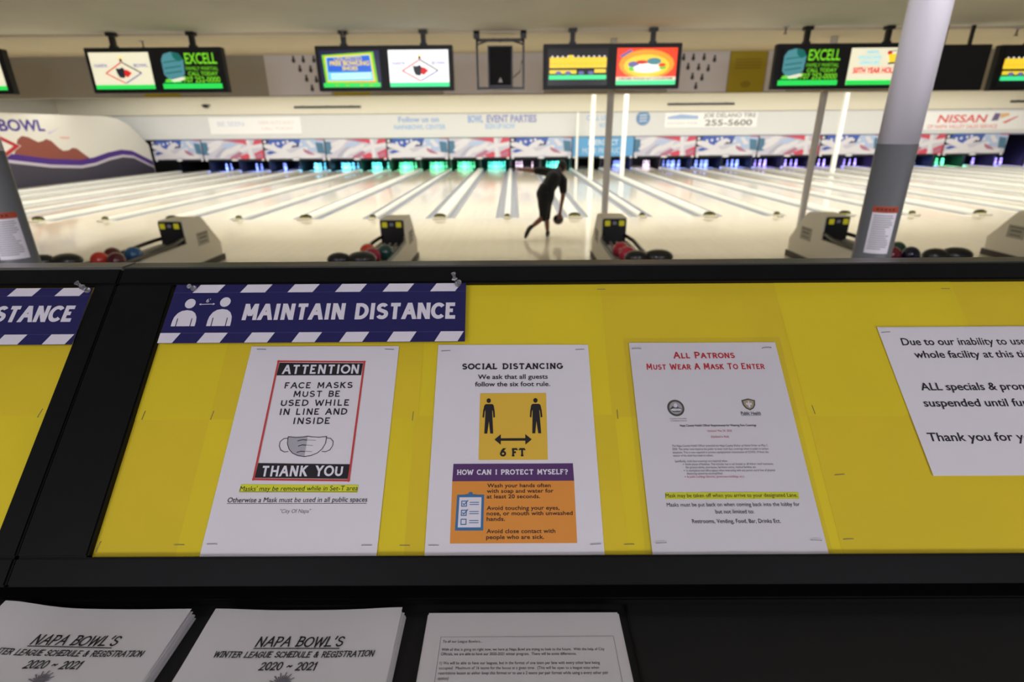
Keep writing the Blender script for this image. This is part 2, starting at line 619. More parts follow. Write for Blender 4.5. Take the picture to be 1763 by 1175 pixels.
m = MB(); m.box(XW - .2, XR, -5, 11.6, 3.43, 3.6)
struct('ceiling', m, M_ceil, 'dull beige painted ceiling above the lobby and approach', 'ceiling')
m = MB(); m.box(XW - .2, XR, 9.28, 11.6, 3.40, 3.43)
struct('ceiling_band', m, M_cream, 'cream ceiling band between the hanging screens and the fascia', 'ceiling')
m = MB(); m.box(XW - .2, XR, 11.6, 11.72, 2.68, 4.04)
struct('wall_fascia', m, M_fascia, 'grey fascia wall hanging from the ceiling behind the screens', 'wall')
m = MB()
m.box(XW - .2, XR, 11.72, 31.3, 3.92, 4.04)
for yb in BAFFLES:
    m.box(XW - .2, XR, yb, yb + .10, 3.74, 3.92)
struct('ceiling_lanes', m, M_ceil_lane, 'bright cream ceiling above the lanes', 'ceiling')
m = MB()
prof = [(31.2, 1.66), (31.06, 1.70), (31.05, 1.9), (31.05, 2.88), (31.3, 2.88), (31.3, 1.66)]
m.prism(prof[::-1], XW - .2, XR, 'x')
struct('wall_back', m, M_wallwhite, 'white wall above the pin machines carrying painted adverts', 'wall')
m = MB(); m.bevbox(XW - .2, XR, 30.94, 31.3, 2.90, 3.92, .02)
struct('wall_back_upper', m, M_cream_wall, 'cream upper wall above the adverts, seen below the fascia', 'wall')
m = MB(); m.box(XW - .2, XR, 35.0, 35.2, -.2, 4.04)
struct('wall_pit', m, M_matte_black, 'black wall behind the pins', 'wall')
m = MB(); m.box(XW - .2, XW, -5, 35, -.2, 4.04)
struct('wall_left', m, mat('left wall paint', (206, 200, 186), .8), 'pale side wall behind the mural', 'wall')
m = MB(); m.box(XR, XR + .2, -5, 35, -.2, 4.04)
struct('wall_right', m, mat('right wall paint', (206, 200, 186), .8), 'pale side wall opposite the mural', 'wall')

# mural panel on the left wall: white field, brown hills, purple and white bands, slate base, rounded top end
mu = thing('wall_mural', 'white mural partition with brown hills, purple band and slate base', 'mural', (XL + .02, 0, 0))
m = MB()
top = [(11.8, 2.80), (28.0, 2.80), (28.9, 2.70), (29.6, 2.45), (30.2, 2.0), (30.85, 1.45), (30.9, -.0), (11.8, 0)]
m.prism([(p[0], p[1]) for p in top], 0, .10, 'x')
obj('panel', m, mat('mural white', (222, 218, 208), .6), mu)
ctr = [(11.8, 1.62), (16, 1.75), (20, 1.66), (22.4, 1.30), (24.0, 1.06), (25.7, .93), (26.6, 1.0), (27.6, 1.18), (28.6, 1.28), (29.4, 1.20), (30.2, .88), (30.85, .62)]


def band(mb, off0, off1, x, mi):
    for (a, b) in zip(ctr[:-1], ctr[1:]):
        mb.add([(x, a[0], a[1] + off0), (x, b[0], b[1] + off0), (x, b[0], b[1] + off1), (x, a[0], a[1] + off1)], [(0, 1, 2, 3)], mi)


m = MB(); band(m, -.24, 0.0, .104, 0)
obj('purple_band', m, mat('mural purple', (72, 34, 128), .5), mu)
m = MB(); band(m, -.36, -.24, .104, 0)
obj('white_band', m, mat('mural pale band', (196, 188, 200), .5), mu)
m = MB()
for (a, b) in zip(ctr[:-1], ctr[1:]):
    m.add([(.104, a[0], .02), (.104, b[0], .02), (.104, b[0], b[1] - .36), (.104, a[0], a[1] - .36)], [(0, 1, 2, 3)])
obj('slate_base', m, mat('mural slate', (62, 58, 72), .55), mu)
hill = [(22.4, 1.30), (22.75, 1.84), (23.0, 1.97), (23.3, 1.92), (23.7, 1.72), (23.95, 1.76), (24.15, 1.84), (24.4, 1.76), (24.7, 1.46), (24.9, 1.34), (25.2, 1.36), (25.45, 1.45), (25.7, 1.42), (26.0, 1.20), (26.3, 1.0)]
m = MB()
base = [(22.4, 1.30), (24.0, 1.06), (25.7, .93), (26.3, .97)]
m.add([(.1035, p[0], p[1]) for p in hill + base[::-1]], [list(range(len(hill + base)))])
obj('brown_hills', m, mat('mural brown', (138, 72, 58), .6), mu)
m = MB()
fr = Matrix(((0, 0, 1, .104), (1, 0, 0, 0), (0, 1, 0, 0), (0, 0, 0, 1)))
sans(m, 'BOWL', 22.10, 24.25, 2.16, .40, 0, 0, bold=.03, fr=fr)
obj('lettering', m, mat('mural lettering', (66, 48, 140), .5), mu)
m = MB()
m.add([(.104, 24.3, 2.08), (.104, 24.9, 2.22), (.104, 25.2, 2.34), (.104, 24.8, 2.2), (.104, 24.4, 2.02)], [(0, 1, 2, 3, 4)])
m.add([(.104, 24.9, 1.92), (.104, 25.5, 1.90), (.104, 25.4, 1.82), (.104, 24.95, 1.84)], [(0, 1, 2, 3)], 1)
obj('swoosh', m, [mat('mural lilac', (196, 186, 214), .5), mat('mural pink', (220, 176, 170), .5)], mu)

ds = thing('diamond_sign', 'white diamond sign with red border hanging on the wall mural', 'sign', (XL + .14, 21.0, 1.60))
m = MB(); m.prism([(-1.75, 0), (0, -.86), (1.75, 0), (0, .86)], 0, .05, 'x')
obj('board', m, mat('diamond white', (226, 222, 214), .5), ds)
m = MB()
for a, b in (((-1.7, 0), (0, -.83)), ((0, -.83), (1.7, 0)), ((1.7, 0), (0, .83)), ((0, .83), (-1.7, 0))):
    d = Vector((b[0] - a[0], b[1] - a[1])).normalized()
    n2 = (-d.y * .17, d.x * .10)
    m.add([(.055, a[0], a[1]), (.055, b[0], b[1]), (.055, b[0] * .82, b[1] * .80), (.055, a[0] * .82, a[1] * .80)], [(0, 1, 2, 3)])
obj('red_border', m, mat('diamond red', (176, 30, 34), .5), ds)

# ------------------------------------------------------------------ lanes, dividers
def xk(k):
    return K0 + PITCH * k


def lane_word(j):
    return ordinal(j + 12) + ' from the mural wall'


LW = 1.0
HALF = {True: .16, False: .08}      # half widths of the wide and the narrow dividers


lane_proto = {}
for j in range(-11, 17):
    xa = xk(j) + HALF[j % 2 == 1]
    xb = xk(j + 1) - HALF[(j + 1) % 2 == 1]
    gl = ((xb - xa) - LW) / 2
    xc = (xa + xb) / 2
    t = thing('bowling_lane', 'pale maple bowling lane, ' + lane_word(j), 'bowling lane', (xc, FOUL, 0), 'bowling lanes')
    key = j % 2
    if key not in lane_proto:
        m = MB(); m.box(-LW / 2, LW / 2, 0, 20.6, -.19, 0)
        bed = mesh_of('lane_surface', m, M_lane)
        m = MB()
        n = 6
        ring = [(gl / 2 + gl / 2 * math.cos(R(180 + 180 * i / n)), .085 * math.sin(R(180 + 180 * i / n)) - .006) for i in range(n + 1)]
        m.prism([(0, -.18)] + [(gl, -.18)] + [(p[0], p[1]) for p in ring[::-1]], 0, 17.6, 'y')
        gut = mesh_of('gutter', m, M_gutter)
        lane_proto[key] = (bed, gut)
    bed, gut = lane_proto[key]
    obj('lane_surface', bed, None, t)
    obj('gutter', gut, None, t, (-LW / 2 - gl, 0, 0))
    obj('gutter', gut, None, t, (LW / 2, 0, 0))


def divider_word(k):
    return ordinal(k + 12) + ' from the mural wall'


div_mesh = {}
for wide in (True, False):
    hw = HALF[wide]
    hh = .085 if wide else .07
    n = 6
    arch = [(hw * math.cos(R(180 * i / n)), .02 + (hh - .02) * math.sin(R(180 * i / n)) ** .6) for i in range(n + 1)]
    m = MB(); m.prism([(-hw, -.19), (hw, -.19)] + arch, 0, 17.62, 'y', smooth=False)
    a = mesh_of('capping', m, M_cap)
    m = MB()
    ec = [(hw * .95 * math.cos(R(180 * i / n)), .03 + (hh + .012) * math.sin(R(180 * i / n)) ** .7) for i in range(n + 1)]
    m.prism(ec, -.05, .0, 'y')
    b = mesh_of('end_cap', m, M_black)
    m = MB(); m.prism([(hw, .0), (hw, .035), (-hw, .035), (-hw, 0)], -.22, -.0, 'y', 0)
    m.box(-hw * .7, hw * .7, -.056, -.05, .04, .065, 1)
    c = mesh_of('foot_plate', m, [mat('foot plate', (206, 202, 188), .4), mat('yellow strip', (176, 176, 60), .5)])
    div_mesh[wide] = (a, b, c)
for k in range(-11, 18):
    wide = (k % 2 == 1)
    t = thing('lane_divider', '%s raised grey lane divider, %s' % ('broad' if wide else 'narrow', divider_word(k)), 'lane divider', (xk(k), FOUL, 0), 'lane dividers')
    for me, nm in zip(div_mesh[wide], ('capping', 'end_cap', 'foot_plate')):
        obj(nm, me, None, t)

# ------------------------------------------------------------------ pins in coloured light
pin_prof = [(.026, 0), (.029, .02), (.045, .07), (.0605, .114), (.057, .15), (.044, .19), (.028, .225), (.0235, .255), (.0255, .29), (.0320, .335), (.0325, .350), (.024, .372), (.008, .381)]
m = MB()
m.lathe(pin_prof, n=10)
for i, f in enumerate(m.f):
    zc = sum(m.v[q][2] for q in f) / len(f)
    if .225 < zc < .30 and len(f) == 4 and i // 10 in (6, 8):
        m.mi[i] = 1
PIN = mesh_of('bowling_pin', m, [M_pinwhite, M_pinred])
FULL = [(0, 0), (-1, 1), (1, 1), (-2, 2), (0, 2), (2, 2), (-3, 3), (-1, 3), (1, 3), (3, 3)]
GREEN, TURQ, CYAN, BLUE, VIOL, WHITE = (.06, 1, .45), (.05, .9, .75), (.08, .6, 1), (.13, .24, 1), (.24, .20, 1), (.85, .72, 1)
CN = {GREEN: 'green', TURQ: 'turquoise', CYAN: 'cyan', BLUE: 'blue', VIOL: 'violet blue', WHITE: 'white'}
racks = {-10: (BLUE, [1, 3, 7, 9]), -9: (BLUE, [3, 6, 7, 9]), -8: (BLUE, [6, 1, 9]), -7: (CYAN, [0, 1, 3, 4, 6, 7, 8, 9]), -6: (CYAN, range(10)), -5: (TURQ, [0, 1, 2, 3, 4, 6, 7, 9]), -4: (GREEN, range(10)), -3: (GREEN, range(10)),
         -2: (GREEN, range(10)), -1: (TURQ, range(10)), 0: (WHITE, [3, 6, 7, 9]), 1: (TURQ, range(10)), 3: (BLUE, [2, 4, 5, 6, 8, 9]), 4: (WHITE, [5, 8, 9, 2]), 5: (BLUE, [1, 3, 4, 5, 6, 7, 8, 9]), 6: (BLUE, [3, 4, 5, 7, 8, 9, 2]),
         7: (BLUE, [2, 4, 5, 7, 8, 9]), 8: (VIOL, [2, 4, 5, 7, 8, 9]), 9: (VIOL, [3, 5, 7, 8, 9]), 10: (VIOL, [2, 4, 6, 7, 8, 5, 9]), 11: (VIOL, [2, 4, 5, 7, 8, 9]), 12: (VIOL, [2, 5, 7, 8, 9]), 13: (BLUE, [4, 5, 7, 8, 9]), 14: (GREEN, [2, 4, 5, 7, 8, 9]), 15: (VIOL, [5, 9]), 16: (VIOL, [4, 5, 7, 8, 9])}
for j, (colr, which) in racks.items():
    xc = (xk(j) + HALF[j % 2 == 1] + xk(j + 1) - HALF[(j + 1) % 2 == 1]) / 2
    which = list(which)
    lab = 'bowling pin lit %s on the lane %s' % (CN[colr], lane_word(j))
    for w in which:
        a, b = FULL[w]
        o = obj('bowling_pin', PIN, None, None, (xc + a * .1524, DECK + b * .264, 0))
        tag(o, lab, 'bowling pin', 'pins at the end of lane ' + lane_word(j))
    l = bpy.data.lights.new('pin_light', 'AREA')
    l.shape = 'RECTANGLE'; l.size = 1.0; l.size_y = .08
    l.energy = 50 if colr == WHITE else 72 if colr in (BLUE, VIOL) else 66
    l.color = colr
    lo = bpy.data.objects.new('pin_light', l); COL.objects.link(lo)
    lo.location = (xc, 31.28, .68); lo.rotation_euler = (R(58), 0, 0)

# kickback partitions between the pin decks
m = MB(); m.box(-.05, .05, 31.5, 34.9, -.19, 1.6)
kb = mesh_of('pin_deck_partition', m, M_black)
for k in range(-11, 18):
    o = obj('pin_deck_partition', kb, None, None, (xk(k), 0, 0))
    tag(o, 'black partition between pin decks, ' + divider_word(k), 'partition', 'pin deck partitions')

# ------------------------------------------------------------------ masking units with flag artwork
ART = {'night': (30, 34, 74), 'blue': (62, 92, 178), 'pale': (200, 197, 212), 'ice': (176, 194, 226), 'red': (208, 74, 96), 'mauve': (176, 116, 140), 'teal': (76, 120, 150), 'white': (222, 220, 226), 'grey': (176, 176, 196)}
ART_M = [mat('artwork ' + k, v, .35, coat=.3) for k, v in ART.items()]
AI = {k: i for i, k in enumerate(ART)}
MW, MZ0, MZ1 = 2 * PITCH, .58, 1.66


def art_mesh(kind):
    mb = MB()
    rg = random.Random(3 if kind == 'stars' else 8)
    W, Hh = MW - .06, MZ1 - MZ0 - .10
    seq = [0]

    def h():
        seq[0] += 1
        return -.0004 * seq[0]

    def P(pts, c):
        pts = [(min(max(x, 0), 1) * W - W / 2, min(max(y, 0), 1) * Hh) for x, y in pts]
        hh = h()
        mb.add([(p[0], hh, p[1]) for p in pts], [list(range(len(pts)))], AI[c])

    def E(cx, cy, rx, ry, rot, c):
        pts = []
        for i in range(14):
            a = 2 * math.pi * i / 14
            x, y = rx * math.cos(a), ry * math.sin(a)
            q = R(rot)
            pts.append((cx + (x * math.cos(q) - y * math.sin(q)), cy + (x * math.sin(q) + y * math.cos(q)) * 3.0))
        P(pts, c)
    if kind == 'stars':
        P([(0, 0), (1, 0), (1, 1), (0, 1)], 'pale')
        P([(0, 1), (0, .45), (.30, .55), (.62, .62), (.70, 1)], 'night')
        P([(.10, 1), (.05, .62), (.34, .50), (.60, .80), (.62, 1)], 'blue')
        P([(.62, 1), (.55, .45), (.78, .30), (1, .62), (1, 1)], 'ice')
        for _ in range(13):
            x, y = rg.uniform(.02, .62), rg.uniform(.55, .95)
            E(x, y, .022, .025, 0, 'white')
        for x, y, r, w in ((.10, .62, -12, .12), (.26, .42, -18, .16), (.22, .16, 8, .22), (.48, .20, 10, .2), (.60, .40, 25, .14), (.40, .66, 30, .13), (.74, .16, 0, .2)):
            E(x, y, w, .045, r, 'white')
        P([(.02, .30), (.10, .42), (.20, .34), (.08, .22)], 'blue')
        P([(.64, .52), (.74, .40), (.84, .18), (.72, .22), (.66, .34)], 'mauve')
        P([(.86, .85), (.98, .80), (1, .25), (.88, .30)], 'teal')
        P([(.70, .9), (.76, .95), (.86, .6), (.78, .55)], 'white')
        P([(.86, 1), (.86, .97), (1, .95), (1, 1)], 'red')
    elif kind == 'stripes':
        P([(0, 0), (1, 0), (1, 1), (0, 1)], 'pale')
        P([(0, .88), (0, .20), (.10, .24), (.09, .86)], 'teal')
        for x, y, r, w, c in ((.20, .6, 35, .16, 'white'), (.30, .35, 40, .16, 'grey'), (.36, .30, 42, .12, 'white'), (.24, .84, 20, .16, 'white'), (.46, .74, 15, .14, 'ice'), (.52, .5, 30, .15, 'white')):
            E(x, y, w, .04, r, c)
        P([(.30, .98), (.46, 1), (.74, 1), (.72, .80), (.56, .84), (.44, .92)], 'mauve')
        P([(.46, 1), (.76, 1), (.74, .74), (.62, .86)], 'red')
        P([(.84, .72), (.88, 1), (1, 1), (1, .82)], 'red')
        P([(.44, .12), (.60, .38), (.66, .30), (.54, 0), (.42, 0)], 'mauve')
        P([(.62, 0), (.58, .12), (.72, .30), (.76, .22), (.75, 0)], 'red')
        P([(.86, 0), (.84, .28), (1, .50), (1, 0)], 'red')
        P([(.88, .02), (.86, .2), (.97, .34), (.97, .1)], 'mauve')
        P([(.74, 1), (.80, 1), (.82, .0), (.76, .0)], 'white')
        P([(.58, .50), (.76, .70), (1, .78), (1, .62), (.80, .52), (.64, .36)], 'white')
    else:
        P([(0, 0), (1, 0), (1, 1), (0, 1)], 'blue')
    return mesh_of('artwork', mb, ART_M)


STARS, STRIPES = art_mesh('stars'), art_mesh('stripes')
m = MB(); m.box(-MW / 2 + .01, MW / 2 - .01, .02, .10, 0, MZ1 - MZ0)
MPANEL = mesh_of('panel', m, M_black)
m = MB(); m.ellipse(0, 0, .19, .05, 0)
m2 = MB(); m2.add([(v[0], 0, v[1]) for v in m.v], m.f)
OVAL = mesh_of('logo_plate', m2, mat('plate white', (226, 226, 226), .4))
m = MB(); m.ellipse(0, 0, .075, .052, 0)
m2 = MB(); m2.add([(v[0], 0, v[1]) for v in m.v], m.f)
DISC = mesh_of('number_plate', m2, MATS['plate white'])


def mask_word(i):
    return ordinal(i + 7) + ' from the mural wall'


MY = 31.0
for i in range(-6, 8):
    xc = xk(2 * i) + PITCH
    if i == 1:
        lab = 'masking panel with light blue advert and white lettering among the flag panels'
        kind = 'advert'
    else:
        kind = 'stars' if (i % 2 == 0) == (i <= 0) else 'stripes'
        lab = 'masking panel with %s artwork above the pins, %s' % ('blue starry flag' if kind == 'stars' else 'red striped flag', mask_word(i))
    sx = 1.0
    if xc - MW / 2 < XL:                      # the end panel is cut short by the mural wall
        x1 = xc + MW / 2
        x0 = XL + .16
        xc, sx = (x0 + x1) / 2, (x1 - x0) / MW
    t = thing('masking_panel', lab, 'masking panel', (xc, MY, MZ0), 'masking panels')
    t.scale = (sx, 1, 1)
    obj('panel', MPANEL, None, t)
    if kind == 'advert':
        m = MB()
        m.add([(-MW / 2 + .03, 0.0, .10), (MW / 2 - .03, 0, .10), (MW / 2 - .03, 0, MZ1 - MZ0), (-MW / 2 + .03, 0, MZ1 - MZ0)], [(0, 1, 2, 3)])
        fr = Matrix(((1, 0, 0, 0), (0, 0, -1, -.003), (0, 1, 0, 0), (0, 0, 0, 1)))
        sans(m, 'ENERGY CT', -.8, .8, .68, .26, 0, 1, bold=.02, fr=fr)
        sans(m, 'MORE PRODUCT', -1.1, 1.1, .26, .26, 0, 1, bold=.02, fr=fr)
        obj('artwork', m, [mat('advert blue', (98, 166, 218), .35), mat('advert white', (214, 226, 232), .4)], t)
    else:
        obj('artwork', STARS if kind == 'stars' else STRIPES, None, t, (0, .0, .10))
    obj('logo_plate', OVAL, None, t, (0, .012, .053))
    obj('number_plate', DISC, None, t, (-MW / 2 + .13, .012, .053))
    obj('number_plate', DISC, None, t, (MW / 2 - .13, .012, .053))

# ------------------------------------------------------------------ signs on the back wall
def wall_sign(name, label, x0, x1, z0, z1, y=31.015, col=(246, 246, 246), cat='sign'):
    t = thing(name, label, cat, ((x0 + x1) / 2, y, (z0 + z1) / 2))
    w, hgt = (x1 - x0) / 2, (z1 - z0) / 2
    mm = MB(); mm.box(-w, w, 0, .03, -hgt, hgt)
    obj('panel', mm, mat('sign %d %d %d' % col, col, .5), t)
    return t


FRW = Matrix(((1, 0, 0, 0), (0, 0, -1, -.004), (0, 1, 0, 0), (0, 0, 0, 1)))
t = wall_sign('white_banner', 'blank looking white banner on the back wall, closest to the mural', -16.2, -11.3, 1.95, 2.78)
m = MB(); sans(m, 'BE SEEN', -2.0, -.6, -.02, .22, 0, 0, fr=FRW); sans(m, 'NAPA AUTO BODY', .2, 2.1, .06, .16, 0, 1, fr=FRW); sans(m, 'CALL TODAY', .3, 2.0, -.22, .14, 0, 1, fr=FRW)
obj('lettering', m, [mat('faint blue', (206, 214, 236), .5), mat('faint pink', (236, 214, 214), .5)], t)
t = wall_sign('phone_advert', 'white sign reading 255-5600 on the back wall beside the blue roundel', 8.05, 12.95, 2.10, 2.84)
m = MB()
sans(m, 'JOE DELANO TIRE', -.4, 2.35, .12, .20, 0, 0, bold=.01, fr=FRW)
sans(m, '255-5600', -.3, 2.2, -.28, .28, 0, 0, bold=.02, fr=FRW)
m.add([(-2.3, -.004, .05), (-.7, -.004, .05), (-.7, -.004, .2), (-1.6, -.004, .28), (-2.3, -.004, .16)], [(0, 1, 2, 3, 4)], 1)
sans(m, 'EASTERN WINE', -2.3, -.7, -.22, .12, 0, 2, fr=FRW)
obj('lettering', m, [mat('sign grey letters', (118, 116, 116), .5), mat('sign blue', (160, 186, 226), .5), mat('sign pale', (206, 204, 200), .5)], t)
t = wall_sign('car_dealer_banner', 'white banner with large red lettering on the back wall beyond the thick pole', 21.4, 27.3, 1.88, 2.78)
m = MB()
sans(m, 'NISSAN', -1.85, .75, -.08, .36, 0, 0, bold=.02, shear=.1, fr=FRW)
sans(m, 'OF NAPA VALLEY SALES SERVICE', -2.3, 1.4, -.38, .18, 0, 0, fr=FRW)
m.add([(1.0, -.004, -.02), (1.35, -.004, 0), (1.4, -.004, .34), (1.1, -.004, .36)], [(0, 1, 2, 3)], 1)
m.add([(1.42, -.004, .08), (1.9, -.004, .24), (1.85, -.004, .36), (1.42, -.004, .34)], [(0, 1, 2, 3)], 2)
m.add([(1.6, -.004, -.1), (2.3, -.004, .2), (2.4, -.004, .2), (1.8, -.004, -.14)], [(0, 1, 2, 3)], 0)
obj('lettering', m, [mat('banner red', (226, 90, 92), .5), mat('banner purple', (112, 98, 142), .5), mat('banner orange', (236, 190, 140), .5)], t)


def wall_text(name, label, lines):
    tt = None
    m = MB()
    for (s, x0, x1, z, cap, mi, b) in lines:
        sans(m, s, x0, x1, z, cap, 0, mi, bold=b, fr=Matrix(((1, 0, 0, 0), (0, 0, -1, 31.045), (0, 1, 0, 0), (0, 0, 0, 1))))
    # letters are thin raised vinyl on the wall
    o = obj(name, m, [mat('vinyl mid blue', (140, 170, 220), .5), mat('vinyl pale blue', (150, 186, 230), .5), mat('vinyl lilac', (140, 144, 196), .5)])
    return tag(o, label, 'wall lettering')


wall_text('wall_lettering', 'two lines of pale blue lettering on the back wall ending in CENTER', [('Follow us on', -6.1, -3.95, 2.48, .26, 0, .02), ('NAPABOWL CENTER', -6.35, -3.6, 2.12, .22, 1, .02)])
wall_text('wall_lettering', 'two line blue lettering BOWL EVENT PARTIES on the back wall above the bowler', [('BOWL', -2.4, -1.6, 2.44, .34, 0, .03), ('EVENT PARTIES', -1.4, 1.25, 2.44, .34, 2, .03), ('SIGN UP NOW', -1.5, .1, 2.12, .24, 1, .02)])
wall_text('wall_lettering', 'short blue lettering on the back wall between the white poles', [('CALL US', 3.9, 5.0, 2.5, .24, 1, .02), ('NOW', 4.6, 5.1, 2.15, .2, 1, .02)])
t = thing('roundel', 'blue round emblem on the back wall between the phone sign and white posts', 'emblem', (6.9, 31.015, 2.58))
m = MB(); m.prism([(.36 * math.cos(R(a)), .36 * math.sin(R(a))) for a in range(0, 360, 15)], 0, .03, 'y')
obj('disc', m, mat('roundel blue', (110, 146, 190), .5), t)
m = MB()
for a0, dz in ((0, .14), (0, 0), (0, -.14)):
    m.add([(-.2, -.004, dz - .04), (.2, -.004, dz - .02), (.2, -.004, dz + .05), (-.2, -.004, dz + .03)], [(0, 1, 2, 3)])
obj('emblem', m, mat('roundel pale', (190, 206, 222), .5), t)

# slots and fittings on the cream upper wall
for x, lab in ((-9.75, 'nearer the mural'), (9.85, 'over the sign reading 255-5600'), (27.2, 'over the banner with large red lettering')):
    t = thing('air_slot', 'long black air slot on the cream upper wall, ' + lab, 'air vent', (x, 30.94, 3.24))
    hw = 1.75 if x < 20 else 1.2
    m = MB(); m.box(-hw, hw, -.06, 0, -.05, .05)
    obj('slot_frame', m, M_black, t)
    for q in (-.72, 0, .72):
        m = MB(); m.box(-.05, .05, -.075, -.06, -.04, .07)
        obj('clip', m, mat('slot clip', (70, 70, 70), .5), t, (q * hw, 0, 0))
t = thing('dome_camera', 'small dark dome camera on the cream upper wall near the mural', 'camera', (-16.1, 30.94, 3.36))
m = MB(); m.box(-.2, .2, -.14, 0, -.02, .05)
obj('base_plate', m, mat('dome base', (120, 118, 112), .5), t)
m = MB(); m.sphere((0, -.12, -.03), .16, 0, 16, 10, (1, .7, .6))
obj('dome', m, M_black, t)

# ------------------------------------------------------------------ white and grey poles
def pole(name, label, x, y, z0, z1, r, mt, square=False):
    mm = MB()
    if square:
        mm.bevbox(-r, r, -r, r, 0, z1 - z0, .012)
    else:
        mm.lathe([(r * 1.7, 0), (r * 1.7, .02), (r, .03), (r, z1 - z0)], n=20)
    o = obj(name, mm, mt, None, (x, y, z0))
    return tag(o, label, 'pole')


pole('white_post', 'bright white post between the bowler and the thin grey pole', 3.19, 23.4, .075, 3.92, .085, M_pole_white, True)
pole('white_post', 'bright white post between the thin grey pole and the blue roundel', xk(3), 25.3, .09, 3.92, .085, M_pole_white, True)
pole('white_post', 'bright white post between a thin grey pole and the thick grey pole', xk(9), 26.4, .09, 3.92, .085, M_pole_white, True)
pole('white_post', 'slim white post in front of the light blue masking panel', 3.40, 30.7, .0, 2.88, .06, M_pole_white, True)
pole('thin_pole', 'thin grey pole behind the ball return with two crimson balls', 1.64, 9.95, 0, 3.40, .058, M_pole_thin)
pole('thin_pole', 'thin grey pole behind the ball return beside the thick pole', 5.21, 9.95, 0, 3.40, .058, M_pole_thin)

PYR = 3.0


def thick_pole(label, x, y, ang0, ang1, header):
    t = thing('support_pole', label, 'pole', (x, y, .02))
    r = .092
    m = MB(); m.lathe([(r, 1.93), (r, 3.41)], n=40)
    obj('upper_shaft', m, M_pole, t)['label'] = 'light grey upper part'
    m = MB(); m.lathe([(r * 1.5, 0), (r * 1.5, .02), (r + .001, .03), (r + .001, 1.93)], n=40)
    obj('painted_base', m, M_pole_dark, t)['label'] = 'dark grey painted lower part'
    # taped notice, a separate sheet bent round the pole
    n = thing('taped_notice', header, 'notice', (x, y, 1.39))
    rr = r + .0025

    def patch(z0, z1, a0, a1, rad, mi, mb, seg=14):
        for i in range(seg):
            b0 = R(a0 + (a1 - a0) * i / seg); b1 = R(a0 + (a1 - a0) * (i + 1) / seg)
            mb.add([(rad * math.sin(b0), -rad * math.cos(b0), z0), (rad * math.sin(b1), -rad * math.cos(b1), z0),
                    (rad * math.sin(b1), -rad * math.cos(b1), z1), (rad * math.sin(b0), -rad * math.cos(b0), z1)], [(0, 1, 2, 3)], mi, True)
    mb = MB(); patch(0, .245, ang0, ang1, rr, 0, mb)
    obj('sheet', mb, M_paper, n)
    mb = MB(); patch(.218, .250, ang0 - 1, ang1 + 1, rr + .001, 0, mb)
    obj('header_strip', mb, mat('rust header', (170, 66, 36), .6), n)
    mb = MB()
    rg = random.Random(4)
    for i in range(16):
        z = .200 - i * .0118
        a = ang0 + 6
        patch(z, z + .005, a, ang1 - 6 - rg.uniform(0, 22), rr + .0006, 0, mb, 10)
    obj('print_lines', mb, mat('notice print', (150, 146, 152), .7), n)
    mb = MB()
    for q in range(5):
        a = ang0 + 10 + q * 11
        patch(.228, .241, a, a + 7, rr + .0016, 0, mb, 3)
    obj('header_lettering', mb, mat('header print', (96, 34, 22), .6), n)


thick_pole('thick pole, light grey above and dark grey below, beside hanging screens', 2.0, PYR, -58, 14, 'white printed notice with rust header taped round the light and dark grey pole')
thick_pole('thick dark grey pole in front of the wall mural', -2.79, PYR, -8, 76, 'white printed notice with rust header taped round the pole in front of the mural')

# ------------------------------------------------------------------ fascia posters
def fascia_panel(name, label, x0, x1, z0, z1, mt, cat):
    t = thing(name, label, cat, ((x0 + x1) / 2, 11.598, z0))
    mm = MB(); mm.box(-(x1 - x0) / 2, (x1 - x0) / 2, -.012, 0, 0, z1 - z0)
    obj('panel', mm, mt, t)
    return t


M_fwhite = mat('fascia white panel', (236, 230, 232), .6)
M_fyellow = mat('fascia yellow banner', (190, 168, 36), .6)
M_fink = mat('fascia ink', (70, 64, 66), .7)


def tri_pins(t, cx, z0, scale=1.0, mirror=1):
    mb = MB()
    spots = [(0, 0), (-.10, .17), (.12, .15), (-.22, .34), (.02, .33), (.24, .31), (-.34, .50), (-.12, .50), (.12, .50), (.36, .47)]
    for i, (a, b) in enumerate(spots):
        a *= mirror
        x, z = cx + a * .85, z0 + b
        pr = [(-.018, -.05), (.018, -.05), (.03, -.015), (.02, .02), (.012, .03), (.02, .055), (0, .068), (-.02, .055), (-.012, .03), (-.02, .02), (-.03, -.015)]
        mb.add([(x + p[0] * 1.2, -.0135, z + p[1] * 1.05) for p in pr], [list(range(len(pr)))])
    obj('pin_marks', mb, M_fink, t)


